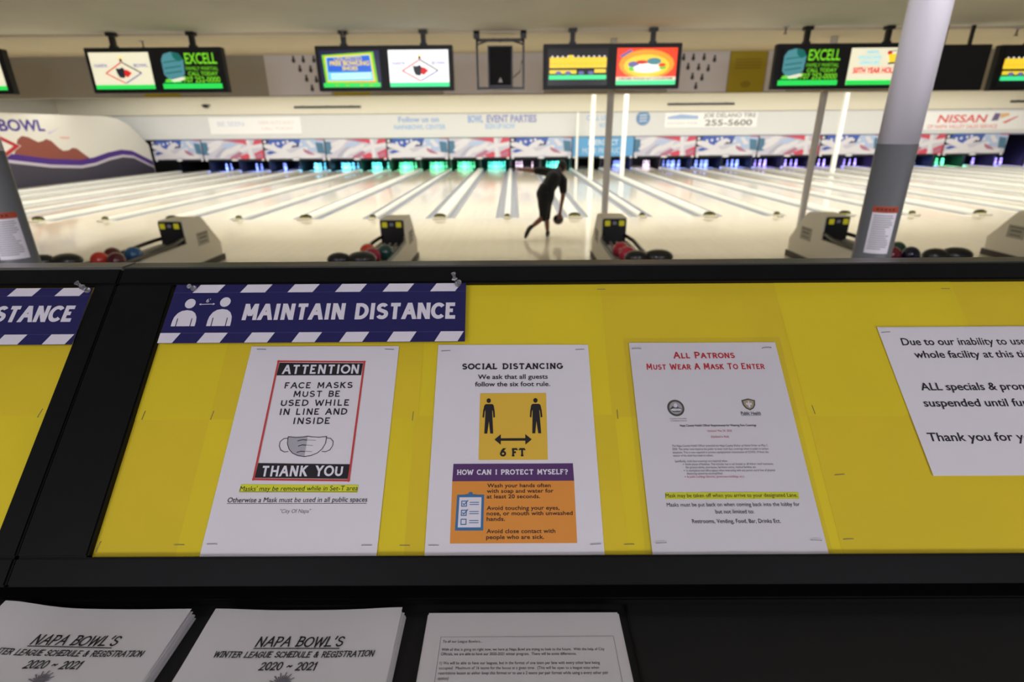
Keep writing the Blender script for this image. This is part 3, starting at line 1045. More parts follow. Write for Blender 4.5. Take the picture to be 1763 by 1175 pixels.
t = fascia_panel('pin_count_board', 'white board with small pin marks, beside the screen with blue and yellow promotion', -4.76, -3.55, 2.70, 3.40, M_fwhite, 'board')
tri_pins(t, .25, .12)
t = fascia_panel('pin_count_board', 'white board with small pin marks, beside the fully visible yellow banner', 3.0, 4.14, 2.70, 3.40, M_fwhite, 'board')
tri_pins(t, -.02, .10)
t = fascia_panel('fascia_board', 'plain pale board on the fascia behind the hanging speaker', -1.35, .60, 2.70, 3.40, M_fwhite, 'board')
t = fascia_panel('fascia_board', 'plain pale board on the fascia between yellow banner and black lettered screen', 4.88, 5.3, 2.70, 3.40, M_fwhite, 'board')
for lab, x0, x1, z0 in (('yellow banner hung on the fascia beside the fourth screen pair', 4.16, 4.86, 2.69), ('yellow banner on the fascia, its foot showing below the cream logo and green lettering screens', -7.2, -6.5, 2.69), ('yellow banner on the fascia, its foot showing below the blue and white screens', -3.5, -2.78, 2.69)):
    t = fascia_panel('yellow_banner', lab, x0, x1, z0, 3.40, M_fyellow, 'banner')
    mb = MB()
    for q in range(4):
        mb.add([(-.25, -.0135, .56 - q * .05), (.25, -.0135, .56 - q * .05), (.25, -.0135, .585 - q * .05), (-.25, -.0135, .585 - q * .05)], [(0, 1, 2, 3)])
    mm = MB(); mm.ellipse(0, .14, .1, .06)
    mb.add([(v[0], -.0135, v[1]) for v in mm.v], mm.f)
    obj('faint_print', mb, mat('banner faint print', (164, 142, 30), .6), t)

# ------------------------------------------------------------------ hanging screens
def em(name, rgb, k=1.0):
    return mat('lit ' + name, rgb, .3, emit=k)


E_WHITE, E_CREAM = em('white', (250, 250, 248), 1.0), em('cream', (232, 226, 196), .85)
E_GREEN, E_GREEN2, E_MINT = em('green bar', (40, 214, 84), .9), em('lime', (120, 214, 40), .7), em('mint', (64, 220, 140), 1.0)
E_BLK, E_RED, E_DARK = em('black', (6, 6, 8), .3), em('red', (210, 40, 36), .8), em('charcoal', (40, 44, 52), .5)
E_BLUE, E_YEL, E_SKY, E_NAVY = em('blue', (36, 96, 206), .9), em('yellow', (236, 206, 50), .9), em('sky', (110, 200, 226), .9), em('navy', (22, 26, 70), .6)
E_TEAL, E_TEAL2, E_OR, E_FIRE, E_LIL = em('teal', (84, 150, 160), .6), em('deep teal', (20, 110, 100), .6), em('orange', (246, 150, 30), 1.0), em('fire', (240, 60, 20), 1.0), em('lilac', (110, 110, 170), .7)
E_LIST = [E_WHITE, E_CREAM, E_GREEN, E_GREEN2, E_MINT, E_BLK, E_RED, E_DARK, E_BLUE, E_YEL, E_SKY, E_NAVY, E_TEAL, E_TEAL2, E_OR, E_FIRE, E_LIL]
EI = {k: i for i, k in enumerate('white cream green lime mint black red dark blue yellow sky navy teal teal2 orange fire lilac'.split())}
SW, SH = .90, .50


def display(kind):
    """Picture shown on one screen, x 0..SW, z 0..SH, facing -y."""
    mb = MB()
    lay = [0]

    def F():
        lay[0] += 1
        return Matrix(((1, 0, 0, 0), (0, 0, -1, -.0006 * lay[0]), (0, 1, 0, 0), (0, 0, 0, 1)))

    def poly(pts, c):
        f = F()
        mb.add([f @ Vector((p[0] * SW, p[1] * SH, 0)) for p in pts], [list(range(len(pts)))], EI[c])

    def rect(a, b, c, d, col):
        poly([(a, b), (c, b), (c, d), (a, d)], col)

    def ell(cx, cy, rx, ry, c, n=18):
        poly([(cx + rx * math.cos(2 * math.pi * i / n), cy + ry * math.sin(2 * math.pi * i / n)) for i in range(n)], c)

    def txt(s, a, b, y, cap, c, bold=.02):
        f = F()
        sans(mb, s, a * SW, b * SW, y * SH, cap * SH, 0, EI[c], bold=bold, fr=f)

    def line(a, b, w, c):
        d = Vector((b[0] - a[0], b[1] - a[1])).normalized()
        nx, ny = -d.y * w / 2, d.x * w / 2
        poly([(a[0] - nx, a[1] - ny), (b[0] - nx, b[1] - ny), (b[0] + nx, b[1] + ny), (a[0] + nx, a[1] + ny)], c)

    if kind.startswith('logo'):
        rect(0, .02, 1, 1, 'cream' if 'cream' in kind else 'white')
        rect(.0, .0, 1, .12, 'green' if 'cream' in kind else 'mint')
        C = (.52, .44)
        for a, b, c in (((.22, .44), (.52, .74), 'red'), ((.52, .74), (.82, .44), 'dark'), ((.82, .44), (.52, .16), 'lilac'), ((.52, .16), (.22, .44), 'red')):
            line(a, b, .028, c)
        poly([(.40, .58), (.46, .56), (.52, .60), (.56, .50), (.52, .30), (.44, .32), (.41, .44)], 'dark')
        poly([(.54, .54), (.60, .52), (.66, .44), (.58, .32), (.53, .36)], 'red')
        poly([(.46, .90), (.52, .80), (.58, .90), (.54, .86), (.50, .86)], 'yellow')
        ell(.52, .79, .025, .04, 'dark')
        txt('NAPA', .06, .28, .60, .09, 'lilac'); txt('BOWL', .72, .96, .60, .09, 'lilac')
    elif kind == 'excell':
        rect(0, 0, 1, 1, 'black')
        poly([(.05, .80), (.10, .94), (.22, 1.0), (.36, .96), (.42, .80), (.40, .40), (.30, .22), (.14, .20), (.05, .40)], 'teal')
        poly([(.24, .98), (.36, .96), (.42, .80), (.34, .74), (.26, .84)], 'teal2')
        for y in (.72, .56, .42):
            line((.08, y), (.36, y + .06), .03, 'teal2')
        poly([(.14, .24), (.40, .34), (.40, .26), (.20, .16)], 'cream')
        poly([(.06, .26), (.16, .28), (.14, .18), (.06, .18)], 'lime')
        txt('EXCELL', .45, .98, .68, .28, 'lime', .02)
        txt('FAMILY MARTIAL', .44, .98, .50, .10, 'lime'); txt('CALL TODAY', .46, .96, .36, .10, 'lime')
        txt('707 252-0000', .36, .98, .17, .15, 'lime', .02)
        rect(.04, .17, .34, .20, 'green')
        rect(.0, .0, 1, .14, 'green')
    elif kind == 'promo':
        rect(0, 0, 1, 1, 'navy')
        poly([(.06, .12), (.94, .12), (.90, .96), (.04, .88)], 'lime')
        poly([(.09, .15), (.90, .15), (.86, .92), (.08, .85)], 'yellow')
        poly([(.10, .18), (.87, .18), (.84, .88), (.10, .82)], 'sky')
        poly([(.12, .42), (.85, .42), (.83, .86), (.12, .80)], 'blue')
        txt('UNLIMITED', .24, .70, .72, .12, 'yellow', .03); txt('FREE BOWLING', .16, .82, .60, .11, 'yellow', .03); txt('SHOES', .36, .62, .47, .10, 'yellow', .03)
        for q in range(3):
            line((.16, .36 - q * .06), (.84, .38 - q * .06), .02, 'white')
        poly([(.30, .13), (.60, .15), (.92, .15), (.92, .13)], 'red')
        rect(.02, .0, .98, .12, 'green')
        for q in (.24, .42, .66, .82):
            ell(q, .06, .03, .04, 'lime')
    elif kind == 'scores':
        rect(0, 0, 1, 1, 'black')
        rect(.03, .48, .98, .76, 'yellow')
        for q in range(11):
            rect(.03 + q * .0864, .48, .034 + q * .0864, .76, 'orange')
            rect(.06 + q * .0864, .77, .09 + q * .0864, .80, 'white')
        rect(.03, .58, .98, .60, 'orange')
        rect(.34, .76, .42, .82, 'yellow')
        rect(.03, .32, .48, .42, 'yellow'); rect(.78, .34, .97, .44, 'yellow')
        for q in (.18, .34, .56, .72):
            ell(q, .34, .05, .05, 'lilac')
        rect(.02, .16, .98, .28, 'mint')
    elif kind == 'food':
        rect(0, 0, 1, 1, 'fire')
        ell(.5, .56, .46, .40, 'orange'); ell(.5, .52, .38, .30, 'yellow')
        ell(.5, .48, .30, .16, 'cream')
        ell(.28, .56, .09, .08, 'lilac'); ell(.62, .64, .12, .09, 'teal'); ell(.42, .62, .10, .05, 'red'); ell(.26, .44, .06, .06, 'lime'); ell(.76, .48, .07, .06, 'lime'); ell(.76, .54, .06, .05, 'fire')
        ell(.5, .46, .22, .10, 'white')
        line((.06, .76), (.24, .94), .06, 'lilac')
        rect(0, .12, 1, .22, 'cream'); txt('ORDER FOOD AT COUNTER', .04, .96, .14, .06, 'dark')
        rect(0, .0, 1, .12, 'mint')
    elif kind == 'dollar':
        rect(0, 0, 1, 1, 'cream')
        txt('NAPA', .26, .46, .84, .09, 'sky', .03); txt('BOWLING CENTER', .14, .52, .70, .09, 'sky', .03); txt('LEAGUES', .18, .50, .56, .09, 'sky', .03)
        ell(.64, .86, .04, .06, 'red'); ell(.86, .84, .05, .07, 'red')
        poly([(.62, .82), (.86, .86), (.90, .62), (.66, .60)], 'yellow'); poly([(.64, .60), (.90, .64), (.90, .60), (.64, .55)], 'dark')
        line((.6, .90), (.92, .96), .02, 'dark')
        txt('50TH YEAR HOLIDAY', .08, .96, .32, .15, 'red', .04)
        rect(0, 0, 1, .13, 'green')
    else:
        rect(0, 0, 1, 1, 'black')
    return mesh_of('picture', mb, E_LIST)


PICS = {}


def screen_pair(x0, x1, label, kinds, rods=True, cz=2.915, hgt=.62, y=9.1):
    t = thing('hanging_screen', label, 'screen', ((x0 + x1) / 2, y, cz - hgt / 2), 'hanging score screens')
    w = (x1 - x0) / 2
    m = MB(); m.bevbox(-w, w, 0, .12, 0, hgt, .008)
    obj('housing', m, M_tvblack, t)
    n = len(kinds)
    cell = (x1 - x0) / n
    for i, k in enumerate(kinds):
        ox = -w + cell * i + (cell - SW) / 2
        m = MB(); m.box(0, SW, 0, .012, 0, SH)
        g = obj('screen', m, mat('screen glass', (10, 10, 12), .4), t, (ox, -.010, .055))
        if k != 'off':
            if k not in PICS:
                PICS[k] = display(k)
            obj('picture', PICS[k], None, g, (0, -.0008, 0))
    if rods:
        for s in (-.58, .58):
            m = MB()
            zt = 3.43 - (cz + hgt / 2)
            m.box(-.035, .035, .03, .09, 0, zt); m.box(-.06, .06, .01, .11, zt - .05, zt); m.box(-.05, .05, .02, .10, 0, .03)
            obj('hanger', m, M_black, t, (s * w, 0, hgt))
    return t


screen_pair(-9.72, -7.66, 'hanging screen pair at the mural end, mostly out of the picture', ['scores', 'logo cream'])
screen_pair(-6.42, -4.36, 'hanging screen pair with cream logo beside green lettering on black', ['logo cream', 'excell'])
screen_pair(-2.96, -.90, 'hanging screen pair with blue and yellow promotion beside white logo', ['promo', 'logo white'])
screen_pair(.46, 2.53, 'hanging screen pair with yellow score grid beside orange food picture', ['scores', 'food'])
screen_pair(3.95, 6.02, 'hanging screen pair with green lettering beside cream picture, touching the thick pole', ['excell', 'dollar'], cz=2.89)
screen_pair(6.12, 7.14, 'dark switched off hanging screen beside the thick pole', ['off'], rods=False, cz=2.86)
bpy.data.objects['hanging_screen.005']['group'] = 'hanging score screens'
m = MB()
for s in (-.2, .2):
    m.box(s - .02, s + .02, .04, .08, 0, .26)
obj('hanger', m, M_black, bpy.data.objects['hanging_screen.005'], (0, 0, .62))
screen_pair(7.28, 9.34, 'hanging screen pair with yellow score grids beyond the dark screen', ['scores', 'scores'], cz=2.85)

# hanging loudspeaker in its bracket
t = thing('hanging_speaker', 'black loudspeaker in a hanging bracket between the two centre screen pairs', 'speaker', (-.19, 9.2, 2.63))
m = MB(); m.prism([(-.19, 0), (.19, 0), (.16, .28), (-.16, .28)], .03, .59, 'z')
obj('cabinet', m, M_black, t)
m = MB(); m.bevbox(-.165, .165, -.012, 0, .05, .57, .005)
obj('grille', m, M_matte_black, t)
m = MB(); m.add([(-.035, -.014, .09), (.035, -.014, .09), (0, -.014, .16)], [(0, 1, 2)])
obj('badge', m, mat('badge silver', (200, 190, 184), .4), t)
m = MB()
m.box(-.37, -.34, .10, .16, 0, .70); m.box(.34, .37, .10, .16, 0, .70)
m.box(-.37, .37, .08, .18, -.005, .03); m.box(-.37, .37, .10, .16, .66, .70)
m.box(-.40, -.31, .08, .18, .70, .80); m.box(.31, .40, .08, .18, .70, .80)
obj('bracket', m, M_black, t)
m = MB(); m.tube([(-.355, .13, .62), (-.1, .13, .70), (0, .13, .66), (.1, .13, .70), (.355, .13, .62)], .012)
m.tube([(.33, .15, .40), (.30, .17, .25), (.18, .2, .16)], .008)
obj('cable', m, M_black, t)

# sprinklers on the ceiling
for x, y, lab in ((-5.9, 9.75, 'above the cream logo screen'), (-2.5, 9.05, 'above the blue and yellow screen'), (4.05, 9.15, 'above the fully visible yellow banner'), (7.6, 9.3, 'above the dark switched off screen')):
    t = thing('sprinkler', 'small ceiling sprinkler head ' + lab, 'sprinkler', (x, y, 3.43), 'ceiling sprinklers')
    zt = -.03 if y > 9.28 else 0
    m = MB(); m.lathe([(.05, zt - .012), (.05, zt)], n=14)
    obj('plate', m, mat('sprinkler plate', (206, 200, 190), .4), t)
    m = MB(); m.lathe([(.012, zt - .10), (.03, zt - .10), (.03, zt - .09), (.012, zt - .08), (.014, zt - .012)], n=10)
    obj('head', m, mat('sprinkler brass', (150, 140, 120), .4, metal=.5), t)

# ------------------------------------------------------------------ ball returns
def ball_return(k, label, side_logo):
    x = xk(k)
    t = thing('ball_return', label, 'ball return', (x, 8.2, 0), 'ball returns')
    # hood: side outline (y, z), tapered to the back
    m = MB()
    out = [(0, .10), (.95, .10), (.97, .30), (.55, .76), (.47, .80), (0.02, .80), (0, .78)]
    m.prism(out, -.185, .185, 'x')
    obj('hood', m, M_hood, t)
    m = MB(); m.box(-.20, .20, -.02, 1.0, 0, .10)
    obj('skirt', m, M_skirt, t)
    m = MB(); m.bevbox(-.175, .175, -.03, .0, .40, .79, .012)
    obj('front_panel', m, M_black, t)
    for s in (-1, 1):
        m = MB(); m.bevbox(-.04, .04, -.012, 0, -.04, .04, .006)
        obj('signal_lamp', m, M_lamp_yellow, t, (s * .105, -.03, .725))['label'] = 'yellow lamp'
    m = MB(); m.bevbox(-.03, .03, -.008, 0, -.025, .025, .004)
    obj('lane_plate', m, mat('lane plate', (150, 150, 160), .4), t, (0, -.03, .728))
    for s in (-1, 1):
        m = MB(); m.bevbox(-.004, .004, .30, .62, .36, .56, .003)
        p = obj('side_badge', m, mat('side badge', (160, 156, 140), .5), t, (s * .187, 0, 0))
        m = MB()
        m.box(-.0055, .0055, .33, .59, .52, .54); m.box(-.0055, .0055, .36, .56, .46, .49); m.box(-.0055, .0055, .36, .56, .40, .42)
        obj('badge_lettering', m, mat('badge print', (100, 98, 90), .5), p)
    # rack toward the lobby
    m = MB()
    side = [(-2.03, .20), (0, .08), (0, .46), (-2.03, .44)]
    m.prism(side, -.215, -.185, 'x'); m.prism(side, .185, .215, 'x')
    m.box(-.185, .185, -2.03, 0, .26, .29)
    obj('rack_body', m, M_hood, t)
    m = MB()
    for s in (-.23, .23):
        m.tube([(s * .62, .04, .545), (s * .8, -.12, .54), (s, -.34, .52), (s, -.8, .50), (s, -2.03, .49)], .028)
    obj('guard_rail', m, M_black, t)
    m = MB()
    for s in (-.165, -.055, .055, .165):
        m.tube([(s * .8, .03, .44), (s * .9, -.2, .43), (s * .98, -.5, .41), (s * .98, -2.03, .40)], .018)
    obj('track', m, M_rail, t)
    m = MB(); m.box(-.12, .12, -1.5, -1.3, 0, .26)
    obj('pedestal', m, M_skirt, t)
    # black moulded end with two lobes
    m = MB()
    m.bevbox(-.20, .20, -2.30, -2.02, .0, .64, .04)
    m.sphere((-.135, -2.21, .690), .135, 0, 18, 12, (1, .8, .60))
    m.sphere((.115, -2.19, .695), .165, 0, 18, 12, (1, .8, .50))
    obj('end_bumper', m, M_bumper, t)
    return t


ball_return(-5, 'ball return hidden behind the pole in front of the mural', True)
ball_return(-3, 'beige ball return carrying orange red, maroon and blue balls', True)
ball_return(-1, 'beige ball return carrying orange, magenta and green balls', True)
ball_return(1, 'beige ball return carrying two crimson balls', True)
ball_return(3, 'beige ball return carrying green, plum and navy balls', True)
ball_return(5, 'beige ball return without balls, beyond the thick pole', True)

BALLZ = .525
for name, rgb, x, y, lab in (
        ('red', (206, 58, 44), -5.27, 6.78, 'orange red bowling ball beside two maroon balls'),
        ('maroon', (96, 38, 40), -5.30, 7.06, 'brown maroon bowling ball behind the orange red one'),
        ('dark maroon', (84, 26, 36), -5.03, 6.74, 'dark maroon bowling ball beside the orange red one'),
        ('blue', (40, 88, 132), -5.05, 7.10, 'blue bowling ball beside the maroon balls'),
        ('orange', (206, 74, 42), -1.96, 7.20, 'orange bowling ball behind the magenta ball'),
        ('magenta', (160, 34, 66), -1.83, 6.92, 'magenta bowling ball in front of the orange and green balls'),
        ('green', (30, 74, 68), -1.71, 7.13, 'dark green bowling ball beside the magenta ball'),
        ('crimson', (176, 36, 58), 1.43, 7.20, 'crimson bowling ball, farther of the two on their ball return'),
        ('rose', (184, 44, 66), 1.46, 6.91, 'crimson bowling ball, nearer of the two on their ball return'),
        ('forest', (44, 74, 62), 5.04, 7.08, 'green bowling ball behind the plum red and navy balls'),
        ('plum', (122, 36, 52), 4.77, 6.77, 'plum red bowling ball beside the notice on the thick pole'),
        ('navy', (26, 30, 50), 5.00, 6.76, 'navy black bowling ball beside the plum red one')):
    m = MB(); m.sphere((0, 0, 0), .108, 0, 24, 16)
    o = obj('bowling_ball', m, mat('ball ' + name, rgb, .12, spec=.6), None, (x, y, BALLZ))
    tag(o, lab, 'bowling ball', 'balls on the ball returns')

# ------------------------------------------------------------------ the bowler
def flesh(name, joints, edges, parent, mt, voxel=.008, smooth=6):
    """One continuous surface grown round a skeleton of tapered limbs."""
    mb = MB()
    for (p, r) in joints:
        mb.sphere(p, r, 0, 14, 8)
    for a, b in edges:
        (p0, r0), (p1, r1) = joints[a], joints[b]
        n = max(2, int((Vector(p1) - Vector(p0)).length / .03))
        mb.tube([Vector(p0).lerp(Vector(p1), k / n) for k in range(n + 1)], [r0 + (r1 - r0) * k / n for k in range(n + 1)], 14, 0)
    o = obj(name, mb, mt, parent)
    rm = o.modifiers.new('surface', 'REMESH')
    rm.mode = 'VOXEL'
    rm.voxel_size = voxel
    rm.use_smooth_shade = True
    sm = o.modifiers.new('smooth', 'SMOOTH')
    sm.factor = .5
    sm.iterations = smooth
    return o


BX, BY = .69, 11.05
bow = thing('person', 'person bowling in black shirt and shorts, bent forward over a sliding leg', 'person', (BX, BY, 0))


def L(x, y, z):
    return (x - BX, y - BY, z)


J = []
Ed = []


def add(p, r, frm=None):
    J.append((L(*p), r))
    if frm is not None:
        Ed.append((frm, len(J) - 1))
    return len(J) - 1


pel = add((.61, 10.92, .83), .135)
waist = add((.68, 11.0, .98), .130, pel)
chest = add((.80, 11.13, 1.14), .145, waist)
upch = add((.85, 11.20, 1.22), .105, chest)
neck = add((.90, 11.28, 1.29), .055, upch)
headb = add((.935, 11.35, 1.29), .062, neck)
headt = add((.975, 11.40, 1.35), .086, headb)
face = add((.990, 11.43, 1.295), .060, headt)
add((.993, 11.465, 1.25), .034, face)
add((.995, 11.498, 1.295), .016, face)
add((.887, 11.39, 1.32), .016, headt); add((1.065, 11.40, 1.32), .016, headt)
# left arm out to the side and back
sl = add((.66, 11.27, 1.27), .068, upch)
el = add((.40, 11.34, 1.275), .045, sl)
wl = add((.19, 11.42, 1.29), .030, el)
pl = add((.12, 11.45, 1.295), .034, wl)
for dy, dz, l in ((-.03, .01, .065), (-.01, .018, .08), (.012, .015, .078), (.03, .006, .06)):
    a = add((.075, 11.455 + dy, 1.298 + dz * .5), .011, pl)
    add((.075 - l, 11.46 + dy * 1.2, 1.285 + dz), .009, a)
a = add((.105, 11.425, 1.28), .012, pl); add((.07, 11.40, 1.262), .010, a)
# right arm hanging to the ball
sr = add((.985, 11.14, 1.11), .070, upch)
er = add((.985, 11.10, .80), .046, sr)
wr = add((.945, 11.08, .545), .030, er)
pr = add((.93, 11.075, .475), .034, wr)
for dx, l in ((-.035, .075), (-.012, .09), (.012, .085), (.034, .065)):
    a = add((.925 + dx, 11.02, .43), .011, pr)
    add((.922 + dx, 11.0, .43 - l * .8), .009, a)
a = add((.955, 11.12, .45), .012, pr); add((.955, 11.17, .41), .010, a)
# left (sliding) leg
hl = add((.62, 10.98, .72), .098, pel)
kl = add((.665, 11.14, .40), .058, hl)
cl = add((.675, 11.12, .27), .054, kl)
al = add((.69, 11.08, .09), .034, cl)
add((.69, 11.14, .045), .038, al)
# right leg trailing across behind
hr = add((.60, 10.88, .72), .098, pel)
kr = add((.585, 10.93, .42), .056, hr)
cr = add((.47, 10.85, .33), .052, kr)
ar = add((.335, 10.76, .235), .034, cr)
add((.25, 10.74, .11), .036, ar)
flesh('body', J, Ed, bow, M_skin, .0055, 3)

J, Ed = [], []
a = add((.605, 10.91, .80), .150)
a2 = add((.66, 10.93, .80), .140, a)
a3 = add((.575, 10.92, .86), .135, a); add((.62, 10.96, .95), .135, a3); b = add((.68, 11.0, .97), .150, a2)
c = add((.79, 11.12, 1.13), .160, b)
d = add((.845, 11.19, 1.20), .125, c)
add((.89, 11.26, 1.265), .080, d)
s1 = add((.66, 11.26, 1.255), .090, d); add((.47, 11.325, 1.275), .072, s1)
s2 = add((.975, 11.14, 1.09), .095, d); add((.99, 11.12, .90), .076, s2)
flesh('shirt', J, Ed, bow, M_cloth)
J, Ed = [], []
a = add((.605, 10.91, .82), .148); a3 = add((.66, 10.93, .80), .138, a)
b = add((.645, 11.00, .66), .118, a3); b = add((.66, 11.10, .50), .092, b); add((.665, 11.13, .385), .080, b)
b = add((.595, 10.90, .66), .120, a); b = add((.596, 10.92, .52), .094, b); add((.588, 10.93, .405), .080, b)
flesh('shorts', J, Ed, bow, M_cloth)
J, Ed = [], []
a = add((.950, 11.345, 1.305), .066); b = add((.970, 11.37, 1.345), .092, a); c = add((.980, 11.39, 1.385), .088, b)
flesh('hair', J, Ed, bow, M_hair, .008, 3)
m = MB()
m.sphere(L(1.010, 11.485, 1.315), .013); m.sphere(L(.970, 11.49, 1.315), .013)
obj('eye', m, M_hair, bow)


def shoe(pts, name):
    J.clear(); Ed.clear()
    last = None
    for p, r in pts:
        last = add(p, r, last)
    return flesh(name, J, Ed, bow, M_shoe, .006, 4)


shoe([((.69, 11.05, .085), .047), ((.69, 11.08, .048), .044), ((.69, 11.20, .040), .040), ((.695, 11.30, .036), .030)], 'shoe')
J, Ed = [], []
shoe([((.345, 10.765, .25), .045), ((.30, 10.735, .215), .046), ((.255, 10.735, .12), .044), ((.232, 10.76, .050), .030)], 'shoe')
m = MB(); m.sphere((0, 0, 0), .1085, 0, 28, 18)
t = obj('bowling_ball', m, M_ballblack, None, (.905, 11.13, .338))
tag(t, 'black bowling ball held low in the hand of the bowler', 'bowling ball')

# ------------------------------------------------------------------ display counter (slanted boards) in the foreground
SA = R(42.75)
BO = Vector((0, 0.51914, 1.54676))
EV = Vector((0, math.cos(SA), math.sin(SA)))
EN = Vector((0, -math.sin(SA), math.cos(SA)))


def bmat(u, v, h):
    p = BO + Vector((u, 0, 0)) + EV * v + EN * h
    return Matrix(((1, EV.x, EN.x, p.x), (0, EV.y, EN.y, p.y), (0, EV.z, EN.z, p.z), (0, 0, 0, 1)))


dc = thing('display_counter', 'black counter with slanted yellow notice boards and a flyer shelf', 'counter', (0, .6, .43))
INV = Matrix.Translation((0, -.6, -.43))


def board_part(name, mb, mats, parent=dc):
    o = obj(name, mb, mats, parent)
    o.matrix_local = INV @ bmat(0, 0, 0)
    return o


RH = .009                       # rails stand this much above the board
SEAM = -.605
XB0, XB1 = -1.9, 1.9
m = MB(); m.box(XB0, XB1, -.03, .415, -.020, -.001)
board_part('backing_board', m, M_frame)
for (u0, u1) in ((XB0, SEAM - .0006), (SEAM + .0006, XB1)):
    hh = RH
    m = MB(); m.bevbox(u0, u1, .3866, .4160, -.02, hh, .0025); board_part('top_rail', m, M_frame)
    m = MB(); m.bevbox(u0, u1, -.0330, -.0005, -.02, hh, .0022); board_part('bottom_rail', m, M_frame)
for (u0, u1) in ((-.6385, SEAM - .0006), (SEAM + .0006, -.5185), (.93, 1.05)):
    m = MB(); m.bevbox(u0, u1, -.0004, .3865, -.02, RH, .002); board_part('post', m, M_frame)
# flat top cap of the counter behind the boards, two lengths meeting at the seam
M_frame_sheen = mat('lane sheen banding', (92, 92, 86), 0.22, spec=0.7)  # brighter grey: the lane reflection is put into this length's colour
for (u0, u1, e, mt) in ((XB0, SEAM - .0006, .0012, M_frame_sheen), (SEAM + .0006, XB1, .0, M_frame_top)):
    m = MB(); m.bevbox(u0, u1, .8192, .8535, 1.801, 1.8362 + e, .0012)
    o = obj('top_cap', m, mt, dc); o.matrix_local = INV.copy()
# body: front face, shelf, back wall
m = MB()
m.prism([(.30, 1.46), (.5105, 1.46), (.5105, 1.5135), (.52, 1.5135), (.79, 1.775), (.82, 1.800), (.85, 1.800), (.85, 0.43), (.34, .43), (.34, 1.40), (.30, 1.40)][::-1], XB0, XB1, 'x')
o = obj('counter_body', m, M_frame, dc); o.matrix_local = INV.copy()
m = MB(); m.bevbox(XB0, XB1, .10, .5100, 1.462, 1.502, .003)
o = obj('shelf', m, M_matte_black, dc); o.matrix_local = INV.copy()
m = MB(); m.bevbox(XB0, XB1, .486, .510, 1.502, 1.512, .002)
o = obj('shelf_upstand', m, M_frame, dc); o.matrix_local = INV.copy()
for (x0, x1) in ((.128, .131),):
    m = MB(); m.bevbox(x0, x1, .12, .485, 1.502, 1.505, .001)
    o = obj('shelf_divider', m, M_frame, dc); o.matrix_local = INV.copy()


class Sheet:
    """A flat thing on the board: origin at its lower left corner, printing laid on it as children."""

    def __init__(self, name, label, cat, quad, h, mt, group=None, thick=.0003, grid=None, curl=0.0):
        self.u, self.v = quad[0]
        n = 16
        a, b, c, d = [Vector((q[0] - self.u, q[1] - self.v)) for q in quad]     # lower left, lower right, upper right, upper left
        vs = []
        ny = 10
        for j in range(ny + 1):
            for i in range(n + 1):
                s, t2 = i / n, j / ny
                p = (a * (1 - s) + b * s) * (1 - t2) + (d * (1 - s) + c * s) * t2
                z = curl * (math.sin(s * 9 + self.u * 40) * .5 + math.sin(t2 * 7 + self.u * 13) * .5) if curl else 0
                vs.append((p.x, p.y, z))
        fs = [(j * (n + 1) + i, j * (n + 1) + i + 1, (j + 1) * (n + 1) + i + 1, (j + 1) * (n + 1) + i) for j in range(ny) for i in range(n)]
        mb = MB(); mb.add(vs, fs, 0, True)
        if isinstance(name, str):
            self.o = obj(name, mb, mt)
        self.o.matrix_world = bmat(self.u, self.v, h)
        tag(self.o, label, cat, group)

    def part(self, name, mb, mats, h=.0004, label=None):
        """mb in board coordinates (u, v)."""
        for i, p in enumerate(mb.v):
            mb.v[i] = (p[0] - self.u, p[1] - self.v, p[2] + h)
        o = obj(name, mb, mats, self.o)
        if label:
            o['label'] = label
        return o


# yellow backing sheets, two rows
cols = [(-.5185, -.412), (-.4165, -.132), (-.1365, .137), (.1325, .402), (.3975, .664), (.6595, .92)]
pos_word = ['first from the black post', 'second from the black post', 'third from the black post', 'fourth from the black post', 'fifth from the black post', 'sixth from the black post']
for i, (u0, u1) in enumerate(cols):
    for row, (v0, v1) in enumerate(((-.0004, .178), (.1745, .3864))):
        hh = .0001 + .00025 * ((i + row) % 3) + .0002 * row
        Sheet('yellow_sheet', 'yellow backing paper in the %s row, %s' % ('lower' if row == 0 else 'upper', pos_word[i]), 'paper',
              [(u0, v0), (u1, v0), (u1 + .001 * (row * 2 - 1), v1), (u0 - .0012 * row, v1)], hh, M_yellow if (i + row) % 2 else M_yellow2, 'yellow backing papers', curl=.0)
for row, (v0, v1) in enumerate(((-.0004, .185), (.1815, .3864))):
    Sheet('yellow_sheet', 'yellow backing paper in the %s row of the board beyond the black post' % ('lower' if row == 0 else 'upper'), 'paper',
          [(-.93, v0), (-.639, v0), (-.639, v1), (-.93, v1)], .0002 + .0003 * row, M_yellow2 if row else M_yellow, 'yellow backing papers')


